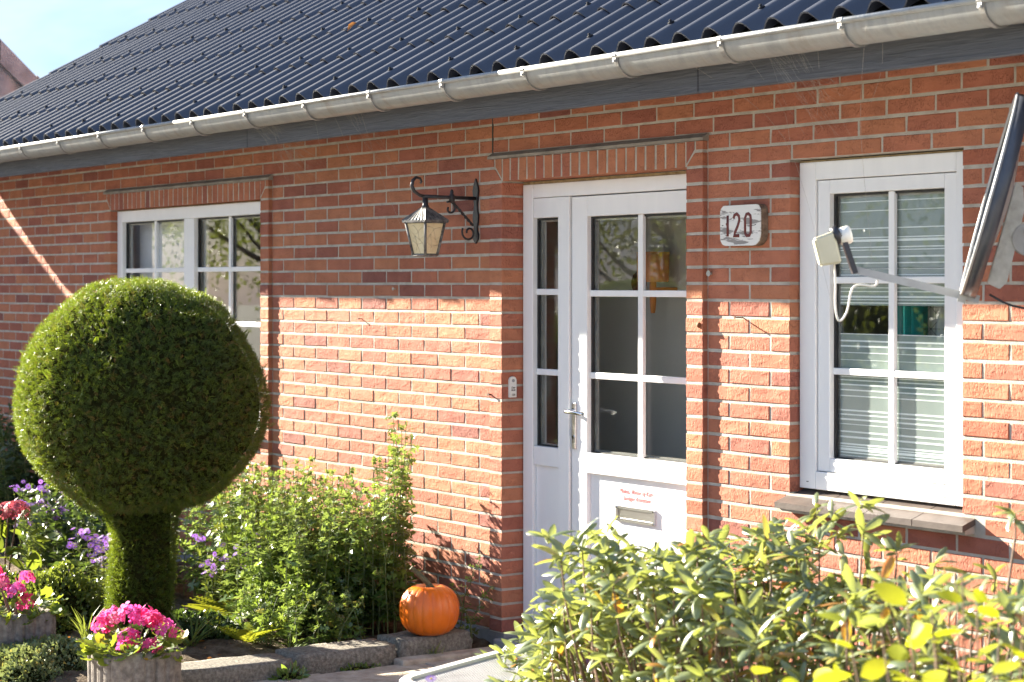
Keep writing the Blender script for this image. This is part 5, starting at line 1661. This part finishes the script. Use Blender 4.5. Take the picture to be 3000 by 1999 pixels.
# ------------------------------------------------------------------ garden table with perforated top
tb = thing('garden_table', 'low white rimmed table with perforated metal top, bottom centre', 'table', (2.12, -1.93, -.03), math.atan2(0.60, -0.245) - math.pi / 2)
tw_, tl_, tz_ = 0.62, 1.05, 0.43
def rrect(x0, x1, y0, y1, r, n=6):
    pts = []
    for cx, cy, a0 in ((x1 - r, y1 - r, 0), (x0 + r, y1 - r, 90), (x0 + r, y0 + r, 180), (x1 - r, y0 + r, 270)):
        for k in range(n + 1):
            a = R(a0 + 90 * k / n); pts.append((cx + r * math.cos(a), cy + r * math.sin(a)))
    return pts
ou = rrect(0, tw_, 0, tl_, .13); inn = rrect(.034, tw_ - .034, .034, tl_ - .034, .10)
b = MB(); n = len(ou)
vs = [(x, y, tz_ - .034) for x, y in ou] + [(x, y, tz_ - .006) for x, y in ou] + [(x * .985 + tw_ * .0075, y * .99 + tl_ * .005, tz_) for x, y in ou] + [(x, y, tz_) for x, y in inn] + [(x, y, tz_ - .016) for x, y in inn]
fs = []
for lv in range(4):
    fs += [(lv * n + i, lv * n + (i + 1) % n, (lv + 1) * n + (i + 1) % n, (lv + 1) * n + i) for i in range(n)]
fs += [(4 * n + i, 4 * n + (i + 1) % n, (i + 1) % n, i) for i in range(n)]
b.add(vs, fs, False).build('table_rim', M['white_plastic'], tb)
gm = MB()
for i in range(42):
    x = .040 + i * (tw_ - .08) / 41
    gm.box(x - .0026, x + .0026, .036, tl_ - .036, tz_ - .013, tz_ - .0105)
for i in range(76):
    y = .040 + i * (tl_ - .08) / 75
    gm.box(.036, tw_ - .036, y - .0026, y + .0026, tz_ - .0128, tz_ - .0103)
tag(gm.build('perforated_top', M['dish'], tb), None, None)
for x, y in ((.05, .06), (tw_ - .05, .06), (.05, tl_ - .06), (tw_ - .05, tl_ - .06)):
    MB().tube([(x, y, .004), (x, y, tz_ - .03)], .014, 10).build('leg', M['white_plastic'], tb)
tb.scale = (-1, -1, 1) if False else (1, 1, 1)

# ------------------------------------------------------------------ neighbour's garage beyond the left end of the house
gr = thing('garage', "neighbour's grey garage with fibre cement gable beyond the left end of the roof", 'garage', (-9.0, .8, -.05))
pk_ = (0.14, 3.775); fe, be = (-3.2, 3.775 - .286 * 3.34), (2.2, 3.775 - .88 * 2.06)
# corrugated gable cladding
nw = 90
vs, fs = [], []
for i in range(nw + 1):
    y = fe[0] + .15 + (be[0] - fe[0] - .3) * i / nw
    zt = pk_[1] + (.286 * (y - pk_[0]) if y < pk_[0] else -.88 * (y - pk_[0])) - .04
    x = .016 * math.cos(i * math.pi / 2.0 * .9)
    vs += [(x, y, 0), (x, y, zt)]
fs = [(2 * i, 2 * i + 2, 2 * i + 3, 2 * i + 1) for i in range(nw)]
MB().add(vs, fs, True).build('gable_cladding', M['neighbour'], gr)
MB().prism([(fe[0] + .15, 0), (fe[0] + .15, fe[1] - .02), (pk_[0], pk_[1] - .06), (be[0] - .15, be[1] + .06), (be[0] - .15, 0)], -4.0, -.03, 'yz').build('garage_body', M['plinth'], gr)
for p, q in ((fe, pk_), (pk_, be)):
    dz = (q[1] - p[1]) / (q[0] - p[0])
    MB().prism([(p[0], p[1]), (q[0], q[1]), (q[0], q[1] - .06), (p[0], p[1] - .06)], -4.1, .02, 'yz').build('roof_slope', M['neighbour'], gr)
    L = math.hypot(q[0] - p[0], q[1] - p[1]); n = max(2, int(L / .42))
    for i in range(n):
        t0, t1 = i / n, (i + 1.04) / n
        y0, z0 = p[0] + (q[0] - p[0]) * t0, p[1] + (q[1] - p[1]) * t0
        y1, z1 = p[0] + (q[0] - p[0]) * t1, p[1] + (q[1] - p[1]) * t1
        l0, l1 = (.022, .004) if p[0] >= 0 else (.004, .022)
        if not p[0] >= 0: l0, l1 = .022, .004
        MB().prism([(y0, z0 + l0 + .012), (y1, z1 + l1 + .012), (y1, z1 - .17), (y0, z0 - .17)], .021, .055, 'yz').build('verge_cap', M['neighbour'], gr)
MB().tube([(0.02, .12, pk_[1] - .02), (0.02, .12, pk_[1] + .10)], [.03, .022], 8).build('ridge_finial', M['neighbour'], gr)

# ------------------------------------------------------------------ trees across the garden, mirrored in the panes
def tree(label, base, h, cr_, n, seed):
    t = thing('garden_tree', label, 'tree', base, 0, 'trees mirrored in the window panes')
    r = np.random.default_rng(seed)
    MB().tube([(0, 0, -.1), (.05, 0, h * .3), (0, .08, h * .75)], [.13, .10, .04], 8).build('trunk', M['bark'], t)
    b = MB()
    cl = []
    for k in range(12):
        a = r.uniform(0, 6.28); z = h * r.uniform(.35, .85); rad = cr_ * r.uniform(.4, .85)
        e = (rad * math.cos(a), rad * math.sin(a), z + .3)
        b.tube([(0, 0, z * .7), (e[0] * .5, e[1] * .5, z * .9), e], [.05, .03, .012], 5, False); cl.append(e)
    b.build('limb', M['bark'], t)
    idx = r.integers(0, len(cl), n)
    T = np.array(cl)[idx] + r.normal(0, cr_ * .26, (n, 3))
    A = norm(r.normal(0, 1, (n, 3)))
    V, F = scatter(*tpl_oval(.6), frames(A, norm(r.normal(0, 1, (n, 3)) + [0, 0, .5])), T, r.uniform(.05, .10, n))
    link('crown', np_mesh('crown', V, F, np.repeat(r.random(n), 7), True, M['tree_leaf']), None, t)
tree('tall leafy garden tree mirrored in the left window', (-17.5, -8.3, -.05), 6.0, 2.3, 9000, 1)
tree('garden tree mirrored at the edge of the left window', (-24.0, -12.5, -.05), 6.5, 2.6, 8000, 2)
tree('leafy tree mirrored in the upper door panes', (-11.0, -9.6, -.05), 5.0, 2.0, 8000, 3)
tree('small tree mirrored in the striped window', (-5.5, -9.8, -.05), 4.2, 1.7, 6000, 4)
hg = thing('garden_hedge', 'clipped green hedge across the garden, mirrored low in the panes', 'hedge', (-9, -15, -.05), R(28))
n = 9000
T = np.stack([rng.uniform(-12, 12, n), rng.uniform(-.5, .5, n), rng.uniform(0, 1.7, n)], 1)
foliage('foliage', tpl_oval(.6), rvec(n), rvec(n), T, rng.uniform(.08, .16, n), M['tree_leaf'], hg)
MB().box(-12, 12, -.35, .35, 0, 1.55).build('inner_twigs', M['yew_core'], hg)

# ------------------------------------------------------------------ cobwebs under the eaves
def cobweb(label, x, dense, seed):
    r = random.Random(seed)
    b = MB()
    for _ in range(dense):
        x0 = x + r.uniform(-.10, .10); y0 = -.60 + r.uniform(0, .14); z0 = 2.46 + r.uniform(0, .03)
        x1 = x + r.uniform(-.05, .05); y1 = -.30 + r.uniform(-.1, .1); z1 = 2.46 - r.uniform(.10, .30)
        m_ = ((x0 + x1) / 2 + r.uniform(-.03, .03), (y0 + y1) / 2, (z0 + z1) / 2 - r.uniform(0, .03))
        b.tube([(x0, y0, z0), m_, (x1, y1, z1)], .00022, 3, False)
    return tag(b.build('cobweb', M['web']), label, 'cobweb', 'cobwebs under the eaves')
def strand(pts, r=.0007): return MB().tube(pts, r, 4, False)
cobweb('torn cobweb bag hanging from the gutter above the left window', -1.35, 46, 1)
cobweb('faint cobweb at the gutter above the lantern', -.55, 16, 2)
cobweb('dusty cobweb under the gutter above the striped window', 2.45, 30, 3)
s = MB()
for pts in (((1.98, -.52, 2.45), (2.10, -.2, 2.20), (2.16, -.03, 1.62)), ((2.35, -.60, 2.45), (2.20, -.3, 2.30), (2.11, -.18, 2.18)), ((2.95, -.62, 2.50), (2.7, -.4, 2.2), (2.45, -.10, 1.75)), ((2.7, -.60, 2.48), (2.50, -.40, 2.36), (2.38, -.30, 2.26)), ((3.0, -.6, 2.5), (2.85, -.45, 2.38), (2.7, -.35, 2.28))):
    s.tube(smooth_curve(pts, 5), .00035, 4, False)
tag(s.build('cobweb_strands', M['web']), 'long spider threads from the gutter down to the striped window', 'cobweb', 'cobwebs under the eaves')
s = MB()
for pts in (((-.55, -.60, 2.47), (-.85, -.30, 2.22), (-1.15, -.04, 1.85)), ((-.30, -.60, 2.47), (-.62, -.3, 2.2), (-.8, -.05, 1.9)), ((-.72, -.6, 2.46), (-.86, -.5, 2.38), (-.98, -.42, 2.30))):
    s.tube(smooth_curve(pts, 5), .0003, 4, False)
tag(s.build('cobweb_strands', M['web']), 'slanting spider threads on the wall left of the lantern', 'cobweb', 'cobwebs under the eaves')
